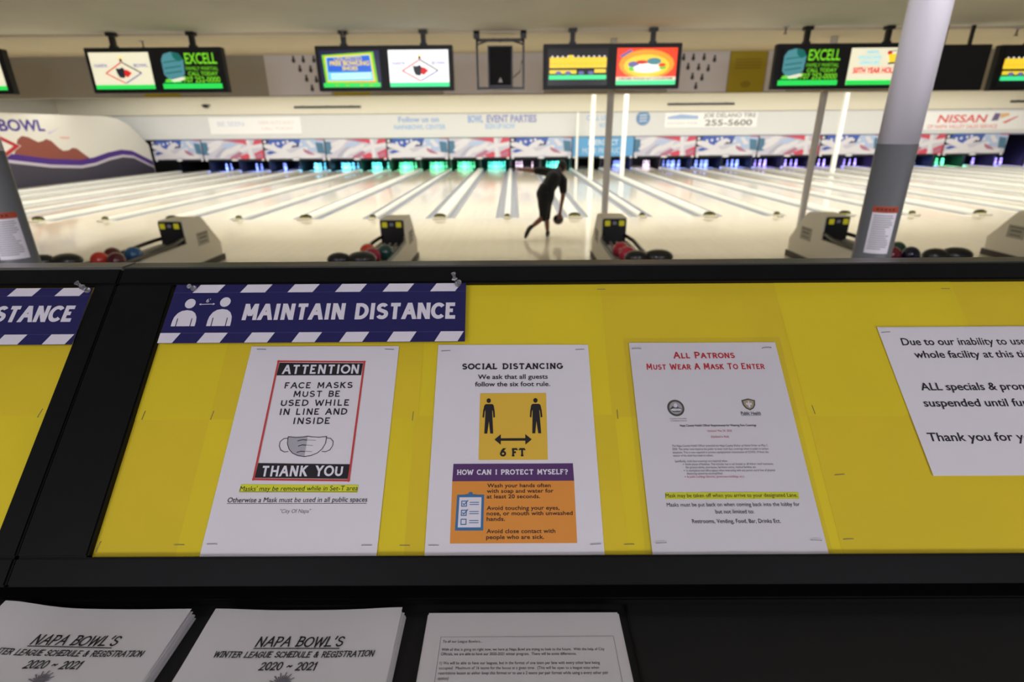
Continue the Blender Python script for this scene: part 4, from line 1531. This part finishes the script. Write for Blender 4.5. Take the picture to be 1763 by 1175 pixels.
# MAINTAIN DISTANCE banners
def distance_banner(u0, u1, v0, v1, label):
    b = Sheet('distance_banner', label, 'banner', [(u0, v0), (u1, v0), (u1 - .0015, v1), (u0 + .002, v1)], .0105, M_navy, 'distance banners')
    # the left end of the sheet curls down over the board
    s = u0 + .5137
    t0, t1 = v0 + .0165, v1 - .0145
    w = .0331
    x = u0 - .0115
    stripes = []
    while x < u1:
        lo = [(x, v0), (x + w, v0), (x + w + .0085, t0), (x + .0085, t0)]
        lo = [(min(max(p[0], u0 + .0004), u1 - .0004), p[1] + (.0004 if p[1] == v0 else 0)) for p in lo]
        if lo[1][0] - lo[0][0] > .002:
            stripes.append(lo)
        x += 2 * w + .0022
    x = u0 + .030
    while x < u1:
        w2 = .0375
        hi = [(x, t1), (x + w2, t1), (x + w2 + .009, v1), (x + .009, v1)]
        stripes.append([(min(max(p[0], u0 + .002), u1 - .002), p[1] - (.0004 if p[1] == v1 else 0)) for p in hi])
        x += .0715
    for q in stripes:
        mb = MB(); mb.poly(q)
        b.part('white_stripe', mb, M_white_print)
    mb = MB(); strokes(mb, 'MAINTAIN DISTANCE', s - .3985, s - .0868, v0 + .0400, .0214, .0060, 0, 0, gap=.25, rnd=False)
    b.part('lettering', mb, M_white_print)
    for (c, sc_) in ((s - .4838, 1.0), (s - .4320, 1.06)):
        mb = MB()
        z0 = v0 + .0275
        mb.ellipse(c + .0015, z0 + .0380 * sc_, .0078, .0082, 0, 0, 20)
        sh = [(-.0175, 0), (-.0175, .0080), (-.0165, .0150), (-.0130, .0215), (-.0075, .0255), (0, .0268), (.0075, .0255), (.0130, .0215), (.0165, .0150), (.0175, .0080), (.0175, 0), (.0112, 0), (.0112, .0130), (.0098, .0130), (.0098, 0), (-.0098, 0), (-.0098, .0130), (-.0112, .0130), (-.0112, 0)]
        mb.poly([(c + p[0], z0 + p[1] * sc_) for p in sh])
        b.part('person_symbol', mb, M_white_print)
    mb = MB()
    mb.stroke([(s - .4675, v0 + .0640), (s - .4470, v0 + .0645)], .0010, 0, 0, False)
    for sg, x in ((-1, s - .4690), (1, s - .4452)):
        mb.poly([(x, v0 + .0642), (x - sg * .0030, v0 + .0660), (x - sg * .0030, v0 + .0624)] if sg < 0 else [(x, v0 + .0645), (x - .0030, v0 + .0627), (x - .0030, v0 + .0663)])
    sans(mb, "6'", s - .4595, s - .4535, v0 + .0675, .0062, 0, 0, bold=.005)
    b.part('distance_arrow', mb, M_white_print)
    mb = MB()
    mb.rect(u0 + .001, t0 - .0004, u1 - .001, t0, 0); mb.rect(u0 + .001, t1, u1 - .001, t1 + .0003, 0)
    b.part('edge_lines', mb, mat('banner hairline', (96, 92, 150), .5), .0003)
    return b


distance_banner(-.5137, -.0710, .2855, .3840, 'navy MAINTAIN DISTANCE banner with two person symbols, above the mask notices')
distance_banner(-1.0785, -.6358, .2845, .3800, 'navy banner ending in ISTANCE, beyond the black post')

POST_H = .0022
# --- mask notice
p1 = Sheet('mask_notice', 'white notice headed ATTENTION with a drawn face mask in a red frame', 'notice', [(-.3855, -.0003), (-.1695, -.0003), (-.1668, .2828), (-.3805, .2838)], POST_H, M_paper, 'posted notices', curl=.0004)
mb = MB()
q = [(-.3385, .0930), (-.2150, .0908), (-.2140, .2580), (-.3370, .2596)]
for a, b in zip(q, q[1:] + q[:1]):
    mb.stroke([a, b], .0026, 0, 0, True)
p1.part('red_frame', mb, M_red_frame, .0007)
mb = MB(); mb.poly([(-.3358, .2380), (-.2164, .2375), (-.2157, .2560), (-.3350, .2576)])
p1.part('heading_bar', mb, M_ink, .0005)
mb = MB(); mb.poly([(-.3372, .0950), (-.2166, .0930), (-.2160, .1118), (-.3365, .1140)])
p1.part('footer_bar', mb, M_ink, .0005)
mb = MB(); strokes(mb, 'ATTENTION', -.3275, -.2205, .2412, .0114, .0027, 0, 0, gap=.26, rnd=False)
p1.part('heading_lettering', mb, M_white_print, .0009)
mb = MB(); strokes(mb, 'THANK YOU', -.3295, -.2245, .0978, .0112, .0027, 0, 0, gap=.26, rnd=False)
p1.part('footer_lettering', mb, M_white_print, .0009)
mb = MB()
for s, a, b, y in (('FACE MASKS', -.3218, -.2262, .2184), ('MUST BE', -.3072, -.2416, .2056), ('USED WHILE', -.3227, -.2272, .1926), ('IN LINE AND', -.3222, -.2288, .1798), ('INSIDE', -.3014, -.2500, .1668)):
    strokes(mb, s, a + .0008, b - .0008, y + .0006, .0075, .00165, 0, 0, gap=.28, rnd=False)
p1.part('message', mb, M_ink, .0006)
mb = MB()
mk = [(-.3035, .1492), (-.2930, .1482), (-.2830, .1488), (-.2775, .1498), (-.2720, .1488), (-.2620, .1482), (-.2520, .1492), (-.2522, .1400), (-.2555, .1325), (-.2610, .1270), (-.2690, .1235), (-.2775, .1222), (-.2860, .1235), (-.2940, .1270), (-.2995, .1325), (-.3030, .1400)]
mb.poly([(x, y) for x, y in mk if x <= -.2774], 0, 0)
p1.part('mask_shading', mb, M_mask_grey, .0004)
mb = MB()
mb.stroke(mk + [mk[0]], .0009)
for sg, x0 in ((-1, -.3033), (1, -.2521)):
    mb.stroke([(x0, .1470), (x0 + sg * .0055, .1468), (x0 + sg * .0098, .1425), (x0 + sg * .0100, .1370), (x0 + sg * .0070, .1310), (x0 + sg * .0015, .1285), (x0 - sg * .003, .1290)], .0008)
for y, a, b in ((.1445, -.2895, -.2780), (.1375, -.2875, -.2780), (.1290, -.2880, -.2785)):
    mb.stroke([(a, y - .001), ((a + b) / 2, y + .0004), (b, y)], .0010)
p1.part('mask_drawing', mb, M_ink, .0006)
mb = MB()
for y, a, b in ((.1445, -.2770, -.2660), (.1375, -.2770, -.2690), (.1292, -.2770, -.2690)):
    mb.stroke([(a, y), (b, y - .0006)], .0008)
p1.part('mask_pleats', mb, M_lt_ink, .0006)
mb = MB(); mb.poly([(-.3541, .0772), (-.2021, .0755), (-.2017, .0853), (-.3530, .0868)])
p1.part('highlight', mb, M_hl, .0004)
mb = MB()
sans(mb, "Masks' may be removed while in Set-T area", -.3533, -.2018, .0782, .0060, 0, 0, bold=.004, shear=.06)
mb.stroke([(-.3533, .0770), (-.2018, .0764)], .0005, 0, 0, False)
sans(mb, 'Otherwise a Mask must be used in all public spaces', -.3659, -.1882, .0640, .0060, 0, 0, bold=.004, shear=.06)
mb.stroke([(-.3659, .0626), (-.1882, .0620)], .0005, 0, 0, False)
p1.part('handwritten_style_lines', mb, M_ink, .0007)
mb = MB(); sans(mb, '"City Of Napa"', -.2968, -.2578, .0508, .0046, 0, 0, shear=.1)
p1.part('small_print', mb, M_grey_ink, .0006)

# --- social distancing notice
p2 = Sheet('distancing_notice', 'white notice headed SOCIAL DISTANCING with two figures on an ochre square', 'notice', [(-.1112, -.0003), (.1080, -.0003), (.1062, .2834), (-.1102, .2846)], POST_H, M_paper, 'posted notices', curl=.0004)
mb = MB(); strokes(mb, 'SOCIAL DISTANCING', -.0735, .0676, .2462, .0072, .0020, 0, 0, slab=.17, gap=.30, rnd=False)
p2.part('heading', mb, M_ink, .0006)
mb = MB()
sans(mb, 'We ask that all guests', -.0516, .0464, .2306, .0066, 0, 0, bold=.014); sans(mb, 'follow the six foot rule.', -.0554, .0493, .2196, .0066, 0, 0, bold=.014)
p2.part('message', mb, M_ink, .0006)
mb = MB(); mb.poly([(-.0480, .1166), (.0428, .1164), (.0433, .2095), (-.0479, .2093)])
p2.part('ochre_square', mb, M_sq, .0004)
for c in (-.0354, .0288):
    mb = MB()
    mb.ellipse(c - .0005, .1985, .0030, .0034, 0, 0, 16)
    bd = [(-.0046, .1935), (.0046, .1935), (.0064, .1915), (.0078, .1840), (.0084, .1748), (.0062, .1740), (.0054, .1830), (.0045, .1850), (.0050, .1740), (.0062, .1520), (.0022, .1520), (.0002, .1690), (-.0018, .1520), (-.0058, .1520), (-.0050, .1740), (-.0047, .1850), (-.0056, .1830), (-.0066, .1740), (-.0086, .1748), (-.0079, .1840), (-.0065, .1915)]
    mb.poly([(c + p[0], p[1]) for p in bd])
    p2.part('person_symbol', mb, M_ink, .0007)
mb = MB()
mb.rect(-.0190, .1420, .0136, .1455)
mb.poly([(-.0275, .1438), (-.0190, .1366), (-.0190, .1510)]); mb.poly([(.0222, .1438), (.0136, .1510), (.0136, .1366)])
p2.part('double_arrow', mb, M_ink, .0007)
mb = MB(); strokes(mb, '6 FT', -.0192, .0128, .1222, .0086, .0025, 0, 0, slab=.18, gap=.30, rnd=False)
p2.part('distance_lettering', mb, M_ink, .0007)
mb = MB(); mb.poly([(-.0812, .0892), (.0756, .0892), (.0752, .1117), (-.0807, .1117)])
p2.part('purple_bar', mb, M_purple, .0004)
mb = MB(); strokes(mb, 'HOW CAN I PROTECT MYSELF?', -.0750, .0676, .0980, .0054, .00145, 0, 0, slab=.16, gap=.26, rnd=False)
p2.part('bar_lettering', mb, M_white_print, .0007)
mb = MB(); mb.poly([(-.0807, .0137), (.0752, .0137), (.0756, .0892), (-.0812, .0892)])
p2.part('orange_panel', mb, M_orange, .0004)
mb = MB()
for s, a, b, y in (('Wash your hands often', -.0361, .0453, .0812), ('with soap and water for', -.0365, .0487, .0744), ('at least 20 seconds.', -.0365, .0313, .0675), ('Avoid touching your eyes,', -.0363, .0553, .0533), ('nose, or mouth with unwashed', -.0362, .0716, .0468), ('hands.', -.0361, -.0131, .0401), ('Avoid close contact with', -.0360, .0491, .0256), ('people who are sick.', -.0364, .0350, .0187)):
    sans(mb, s, a, b, y, .0047, 0, 0, bold=.016, spacing=1.02)
p2.part('advice', mb, mat('dark brown ink', (56, 30, 22), .7), .0007)
mb = MB()
mb.poly([(-.0752, .0288), (-.0402, .0288), (-.0398, .0722), (-.0742, .0722)], 0, 0)
mb.poly([(-.0718, .0325), (-.0434, .0325), (-.0431, .0690), (-.0711, .0690)], .0002, 1)
mb.poly([(-.0662, .0690), (-.0480, .0690), (-.0500, .0722), (-.0545, .0730), (-.0552, .0752), (-.0590, .0752), (-.0598, .0730), (-.0645, .0722)], .0004, 0)
for i, y in enumerate((.0580, .0468, .0360)):
    x = -.0680
    mb.stroke([(x, y), (x + .0062, y), (x + .0062, y + .0062), (x, y + .0062), (x, y)], .0011, .0004, 0, False)
    if i < 2:
        mb.stroke([(x + .0014, y + .0034), (x + .0030, y + .0016), (x + .0082, y + .0072)], .0011, .0006, 0, False)
    mb.stroke([(x + .0100, y + .0046), (x + .0218, y + .0046)], .0009, .0004, 0, False)
    mb.stroke([(x + .0100, y + .0020), (x + .0218, y + .0020)], .0009, .0004, 0, False)
p2.part('clipboard_symbol', mb, [M_blue, M_white_print], .0007)

# --- all patrons notice in a plastic sleeve
p3 = Sheet('patrons_notice', 'laminated white notice headed ALL PATRONS in red capitals', 'notice', [(.1660, -.0003), (.3795, -.0003), (.3760, .2852), (.1652, .2858)], POST_H, M_paper, 'posted notices', curl=.0005)
mb = MB()
strokes(mb, 'ALL PATRONS', .2274, .3126, .2612, .0084, .0019, 0, 0, slab=.08, gap=.26, small=.80, rnd=False)
strokes(mb, 'MUST WEAR A MASK TO ENTER', .1866, .3518, .2440, .0078, .0017, 0, 0, slab=.08, gap=.26, small=.82, rnd=False)
p3.part('red_heading', mb, M_red_ink, .0006)
mb = MB()
mb.ellipse(.2194, .1865, .0116, .0118, 0, 0, 28)
mb.ellipse(.2194, .1865, .0088, .0090, .0002, 1, 24)
mb.poly([(.2112, .1850), (.2150, .1890), (.2180, .1866), (.2206, .1905), (.2232, .1868), (.2276, .1850), (.2240, .1806), (.2150, .1806)], .0004, 0)
mb.ellipse(.2194, .1900, .0024, .0032, .0005, 2, 14)
mb.ellipse(.2175, .1838, .0052, .0018, .0005, 2, 14); mb.ellipse(.2225, .1838, .0040, .0016, .0005, 2, 14)
p3.part('county_seal', mb, [M_seal, M_mask_grey, M_white_print], .0006)
mb = MB()
sans(mb, 'A Tradition of Stewardship', .2090, .2320, .1706, .0018); sans(mb, 'A Commitment to Service', .2098, .2318, .1676, .0018)
p3.part('seal_caption', mb, M_grey_ink, .0006)
mb = MB()
sd = [(.3105, .1970), (.3200, .1996), (.3292, .1970), (.3280, .1895), (.3250, .1852), (.3198, .1824), (.3146, .1852), (.3116, .1895)]
mb.poly(sd, 0, 0)
cxs, cys = .3198, .1912
mb.poly([(cxs + (p[0] - cxs) * .78, cys + (p[1] - cys) * .78) for p in sd], .0002, 1)
mb.poly([(.3186, .1868), (.3212, .1868), (.3212, .1898), (.3242, .1908), (.3232, .1936), (.3208, .1924), (.3206, .1956), (.3188, .1956), (.3188, .1924), (.3164, .1936), (.3154, .1908), (.3186, .1898)], .0004, 2)
p3.part('health_shield', mb, [M_seal, M_tan, M_white_print], .0006)
mb = MB(); sans(mb, 'Public Health', .3066, .3334, .1762, .0046, 0, 0, bold=.02); mb.rect(.3066, .1750, .3334, .1754)
p3.part('health_lettering', mb, mat('slate ink', (70, 74, 96), .7), .0006)
mb = MB(); sans(mb, 'Napa County Health Officer Requirements for Wearing Face Coverings', .2216, .3238, .1602, .0030, 0, 0, bold=.012)
p3.part('subheading', mb, M_ink, .0006)
mb = MB(); sans(mb, 'Updated: May 29, 2020', .2572, .2898, .1527, .0028, 0, 0, bold=.006); sans(mb, '(Updated in Red)', .2605, .2845, .1447, .0028, 0, 0, bold=.006)
sans(mb, 'In public buildings (libraries, government buildings, etc.)', .2215, .2945, .0921, .0028); mb.ellipse(.2188, .0934, .0006, .0006)
p3.part('red_lines', mb, mat('soft red ink', (196, 104, 110), .7), .0006)
mb = MB()
for s, a, b, y in (('The Napa County Health Officer amended the Napa County Shelter at Home Order on May 7,', .2072, .3336, .1326), ('2020. The order now requires the public to wear cloth face coverings when in public in certain', .2072, .3333, .1282),
                   ('situations. This is now required to prevent asymptomatic transmission of COVID-19 from the', .2070, .3326, .1238), ('wearer of the cloth face mask to others.', .2069, .2595, .1196), ('Specifically, cloth face coverings are required when:', .2082, .2771, .1122),
                   ('Inside places of business. This includes, but is not limited to, all indoor retail businesses', .2215, .3355, .1082), ('like grocery stores, pharmacies, hardware stores, medical facilities, etc.', .2215, .3127, .1042),
                   ('In workplaces and office spaces when interacting with any person and 6 feet of physical', .2215, .3360, .1000), ('distancing cannot be accomplished.', .2215, .2680, .0962)):
    sans(mb, s, a, b, y, .0028)
mb.ellipse(.2188, .1095, .0006, .0006); mb.ellipse(.2188, .1013, .0006, .0006)
p3.part('body_print', mb, M_grey_ink, .0006)
mb = MB(); mb.poly([(.1901, .0655), (.3590, .0650), (.3594, .0736), (.1904, .0739)])
p3.part('highlight', mb, M_hl, .0004)
mb = MB()
sans(mb, 'Mask may be taken off when you arrive to your designated Lane.', .1906, .3572, .0676, .0046, 0, 0, bold=.006)
sans(mb, 'Masks must be put back on when coming back into the lobby for', .1906, .3576, .0563, .0046, 0, 0, bold=.004)
sans(mb, 'but not limited to:', .2505, .2984, .0476, .0046, 0, 0, bold=.004); sans(mb, 'Restrooms, Vending, Food, Bar, Drinks Ect.', .2196, .3293, .0362, .0047, 0, 0, bold=.004)
p3.part('lower_message', mb, M_ink, .0007)
mb = MB()
n = 10
vs, fs = [], []
for j in range(n + 1):
    for i in range(n + 1):
        u = .1572 + (.3835 - .1572) * i / n
        v = -.0003 + (.2925 + .0003) * j / n
        bul = .0042 * math.exp(-((i / n - .82) / .16) ** 2) * math.exp(-((j / n - .0) / .10) ** 2)
        vs.append((u, v, bul))
for j in range(n):
    for i in range(n):
        k = j * (n + 1) + i
        fs.append((k, k + 1, k + n + 2, k + n + 1))
mb.add(vs, fs, 0, True)
p3.part('plastic_sleeve', mb, M_film, .0016, 'clear plastic sleeve')

# --- inability notice at right edge
p4 = Sheet('facility_notice', 'white notice beginning Due to our inability, standing apart from the other notices', 'notice', [(.5376, .0930), (.8150, .0930), (.8080, .3086), (.5293, .3088)], POST_H, M_paper, 'posted notices', curl=.0004)
for part_lines in ((('Due to our inability to use our', .5573, .7640, .2790, .0112), ('whole facility at this time', .5690, .7450, .2590, .0108)),
                   (('ALL specials & promotions are', .5617, .7820, .2100, .0108), ('suspended until further notice.', .5578, .7850, .1864, .0108)),
                   (('Thank you for your patience', .5474, .7720, .1385, .0112),)):
    mb = MB()
    for s, a, b, y, cp in part_lines:
        sans(mb, s, a, b, y, cp, 0, 0, bold=.010)
    p4.part('message_lines', mb, M_ink, .0006)
mb = MB(); mb.rect(.5262, .3060, .83, .3115)
p4.part('clear_tape', mb, M_film, .0012, 'clear tape')


# --- push pins and staples
def push_pin(u, v, label, tilt):
    t = thing('push_pin', label, 'push pin', (0, 0, 0), 'clear push pins')
    t.matrix_world = bmat(u, v, .0112) @ Euler((R(tilt[0]), R(tilt[1]), 0)).to_matrix().to_4x4()
    m = MB(); m.lathe([(.0034, .0012), (.0046, .0022), (.0046, .0034), (.0024, .0052), (.0022, .0090), (.0034, .0108), (.0038, .0120), (.0030, .0130)], n=18)
    obj('head', m, M_pin_clear, t)
    m = MB(); m.lathe([(.0004, -.006), (.0005, .0014)], n=8)
    obj('needle', m, M_staple, t)


push_pin(-.4820, .3765, 'clear push pin above the person symbols of the full distance banner', (12, -8))
push_pin(-.0860, .3808, 'clear push pin by the last letter of MAINTAIN DISTANCE, lower of two', (10, 20))
push_pin(-.0895, .3880, 'clear push pin by the last letter of MAINTAIN DISTANCE, upper of two', (-35, -10))
push_pin(-.6510, .3790, 'clear push pin on the banner beyond the black post, upper of two', (-20, -30))
push_pin(-.6425, .3745, 'clear push pin on the banner beyond the black post, lower of two', (12, 10))


def staple(u, v, ang, h, label):
    t = thing('staple', label, 'staple', (0, 0, 0), 'staples on the board')
    t.matrix_world = bmat(u, v, h) @ Matrix.Rotation(R(ang), 4, 'Z')
    m = MB(); m.bevbox(-.0062, .0062, -.0003, .0003, .0002, .0008, .0001, seg=1)
    m.box(-.0062, -.0057, -.0003, .0003, -.002, .0006); m.box(.0057, .0062, -.0003, .0003, -.002, .0006)
    o = obj('wire', m, M_staple, t)
    return t


HN, HY = POST_H + .0007, .0008
for u, v, a, h, lab in (
        (-.3652, .2785, -2, HN, 'staple at the upper corner of the face mask notice nearer the black post'), (-.1800, .2772, -3, HN, 'staple at the upper corner of the face mask notice away from the black post'),
        (-.3733, .0142, 0, HN, 'staple at the lower corner of the face mask notice nearer the black post'), (-.1829, .0121, 0, HN, 'staple at the lower corner of the face mask notice away from the black post'),
        (-.0987, .2744, 2, HN, 'staple at the upper corner of the social distancing notice nearer the black post'), (.0939, .2752, 2, HN, 'staple at the upper corner of the social distancing notice away from the black post'),
        (-.1006, .0117, 0, HN, 'staple at the lower corner of the social distancing notice nearer the black post'), (.0978, .0122, 3, HN, 'staple at the lower corner of the social distancing notice away from the black post'),
        (.1750, .2753, 0, HN + .002, 'staple at the upper corner of the laminated patrons notice nearer the black post'), (.3611, .2755, 2, HN + .002, 'staple at the upper corner of the laminated patrons notice away from the black post'),
        (.1777, .0132, 2, HN + .002, 'staple at the lower corner of the laminated patrons notice nearer the black post'), (.3674, .0155, -3, HN + .002, 'staple at the lower corner of the laminated patrons notice away from the black post'),
        (.5394, .2999, 5, HN, 'staple at the upper corner of the notice beginning Due to our inability'),
        (-.5080, .1808, 84, HY, 'upright staple on yellow paper beside the black post'), (-.4137, .1803, 82, HY, 'upright staple on yellow paper beside the face mask notice'),
        (-.1391, .1778, 88, HY, 'upright staple on yellow paper between the mask and distancing notices'), (.1396, .1787, 90, HY, 'upright staple on yellow paper between the distancing and laminated notices'),
        (.4069, .1837, 96, HY, 'upright staple on yellow paper between the laminated and facility notices'), (-.5142, .0121, 80, HY, 'staple in the bottom corner of the yellow board by the black post'),
        (-.4148, .0137, 0, HY, 'flat staple at the foot of the yellow paper near the face mask notice'), (-.1364, .0119, 0, HY, 'flat staple at the foot of yellow paper between mask and distancing notices'),
        (.1391, .0120, 0, HY, 'flat staple at the foot of the yellow paper between the distancing and laminated notices'), (.4085, .0169, 2, HY, 'flat staple at the foot of the yellow paper beyond the laminated patrons notice'),
        (.6533, .3741, 0, HY, 'flat staple at the top of yellow paper above the notice on our inability'), (.1325, .3770, 0, HY, 'flat staple at the top of the yellow paper above the laminated patrons notice'),
        (-.6517, .1850, 78, HY, 'upright staple on the yellow board beyond the black post'), (.4189, .0955, 4, HY, 'flat staple on yellow paper below the notice beginning Due to our inability')):
    staple(u, v, a, h, lab)

# ------------------------------------------------------------------ flyers on the shelf
SZ = 1.5022


def flyer_stack(name, label, x, y, rz, thick, lean=0.0):
    """A pile of letter sheets; x, y is the far left corner of the top sheet, the pile runs toward the camera."""
    t = thing(name, label, 'flyers', (x, y, SZ), 'flyer piles', rz)
    m = MB()
    n = max(4, int(thick / .0014))
    rg = random.Random(int(abs(x) * 1000))
    for i in range(n):
        a, b = thick * i / n, thick * (i + 1) / n - .0002
        dx, dy = rg.uniform(-.0015, .0015) + lean * (n - i), rg.uniform(-.0012, .0006)
        m.box(dx, .216 + dx, -.279 + dy, dy - .001, a, b)
    obj('paper_pile', m, M_flyer, t)
    return t


def top_sheet(t, thick, curl=()):
    m = MB()
    n = 14
    vs, fs = [], []
    for j in range(n + 1):
        for i in range(n + 1):
            s, q = i / n, j / n
            z = thick + .0004
            for (cs, cq, amp, wd) in curl:
                z += amp * math.exp(-(((s - cs) / wd) ** 2 + ((q - cq) / wd) ** 2))
            vs.append((.216 * s, -.279 * q, z))
    for j in range(n):
        for i in range(n):
            k = j * (n + 1) + i
            fs.append((k, k + n + 1, k + n + 2, k + 1))
    m.add(vs, fs, 0, True)
    return obj('top_sheet', m, M_flyer, t)


def schedule(x, y, rz, label, curl, ox):
    th = .0118
    t = flyer_stack('league_flyers', label, x, y, rz, th, .0003)
    s = top_sheet(t, th, curl)
    m = MB()
    h = th + .0010
    w = .0017

    def lift(p):
        return sum(amp * math.exp(-(((p[0] / .216 - cs) / wd) ** 2 + ((-p[1] / .279 - cq) / wd) ** 2)) for (cs, cq, amp, wd) in curl)

    strokes(m, "NAPA BOWL'S", ox + .0660, ox + .1590, -.0474, .0108, w, h, 0, shear=.16, gap=.20, jitter=.035, barI=True)
    m.stroke([(ox + .0655, -.0500), (ox + .1580, -.0506)], .0011, h, 0, False)
    strokes(m, 'WINTER LEAGUE SCHEDULE & REGISTRATION', ox + .0275, ox + .1965, -.0604, .0062, .0011, h, 0, shear=.16, gap=.20, jitter=.035, barI=True)
    strokes(m, '2020 ~ 2021', ox + .0820, ox + .1400, -.0748, .0082, .0014, h, 0, shear=.12, gap=.20, jitter=.03)
    m.v = [(p[0], p[1], p[2] + lift(p)) for p in m.v]
    obj('lettering', m, M_ink, s)
    m = MB()
    for a in range(20, 165, 13):
        r2 = .009 if (a // 13) % 2 else .0125
        m.stroke([(ox + .1110 + .003 * math.cos(R(a)), -.0905 + .003 * math.sin(R(a))), (ox + .1110 + r2 * math.cos(R(a)), -.0905 + r2 * math.sin(R(a)))], .0012, h, 0, True)
    m.ellipse(ox + .111, -.1, .012, .012, h, 0)
    m.v = [(p[0], p[1], p[2] + lift(p)) for p in m.v]
    obj('pin_drawing', m, M_grey_ink, s)


schedule(-.5915, .4735, R(-1.0), 'pile of winter league flyers with a lifted corner, below the black post', ((0, 0, .012, .22), (1, 0, .002, .2)), 0.0)
schedule(-.3470, .4690, 0.0, 'pile of winter league flyers next to the typed letters', ((0, 0, .003, .2), (1, 0, .004, .22)), 0.0)
th = .0110
t = flyer_stack('league_letter', 'pile of typed letters to league bowlers at the end of the flyer piles', -.1000, .4650, 0.0, th)
s = top_sheet(t, th)
h = th + .0009
m = MB()
for a, b in (((.0176, -.0320), (.2060, -.0315)), ((.0176, -.0320), (.0176, -.20)), ((.2060, -.0315), (.2060, -.20))):
    m.stroke([a, b], .0004, h, 0, False)
obj('text_box', m, M_grey_ink, s)
m = MB()
for tx, a, b, y, sh in (('To all our League Bowlers...', .0203, .0630, -.0390, 0), ('With all that is going on right now, we here at Napa Bowl are trying to look to the future.  With the help of City', .0202, .1938, -.0487, 0),
                        ('Officials, we are able to have our 2020-2021 winter program.  There will be some differences.', .0202, .1634, -.0541, 0),
                        ('1) We will be able to have our leagues, but in the format of one team per lane with every other lane being', .0203, .1864, -.0645, 0),
                        ('occupied.  Maximum of 16 teams for the house at a given time.  (This will be open to a league vote when', .0202, .1850, -.0701, 0),
                        ('restrictions lesson to either keep this format or to use a 2 teams per pair format while using a every other pair', .0201, .1936, -.0757, .12),
                        ('option)', .0202, .0312, -.0813, .12), ('2) Leagues will start the week after Labor Day.', .0202, .0950, -.0920, 0)):
    sans(m, tx, a, b, y, .0031, h, 0, bold=.004, shear=sh)
obj('typed_text', m, mat('typed ink', (62, 60, 66), .7), s)

# tidy: the lettering helper is not part of the place
bpy.data.objects.remove(_to)
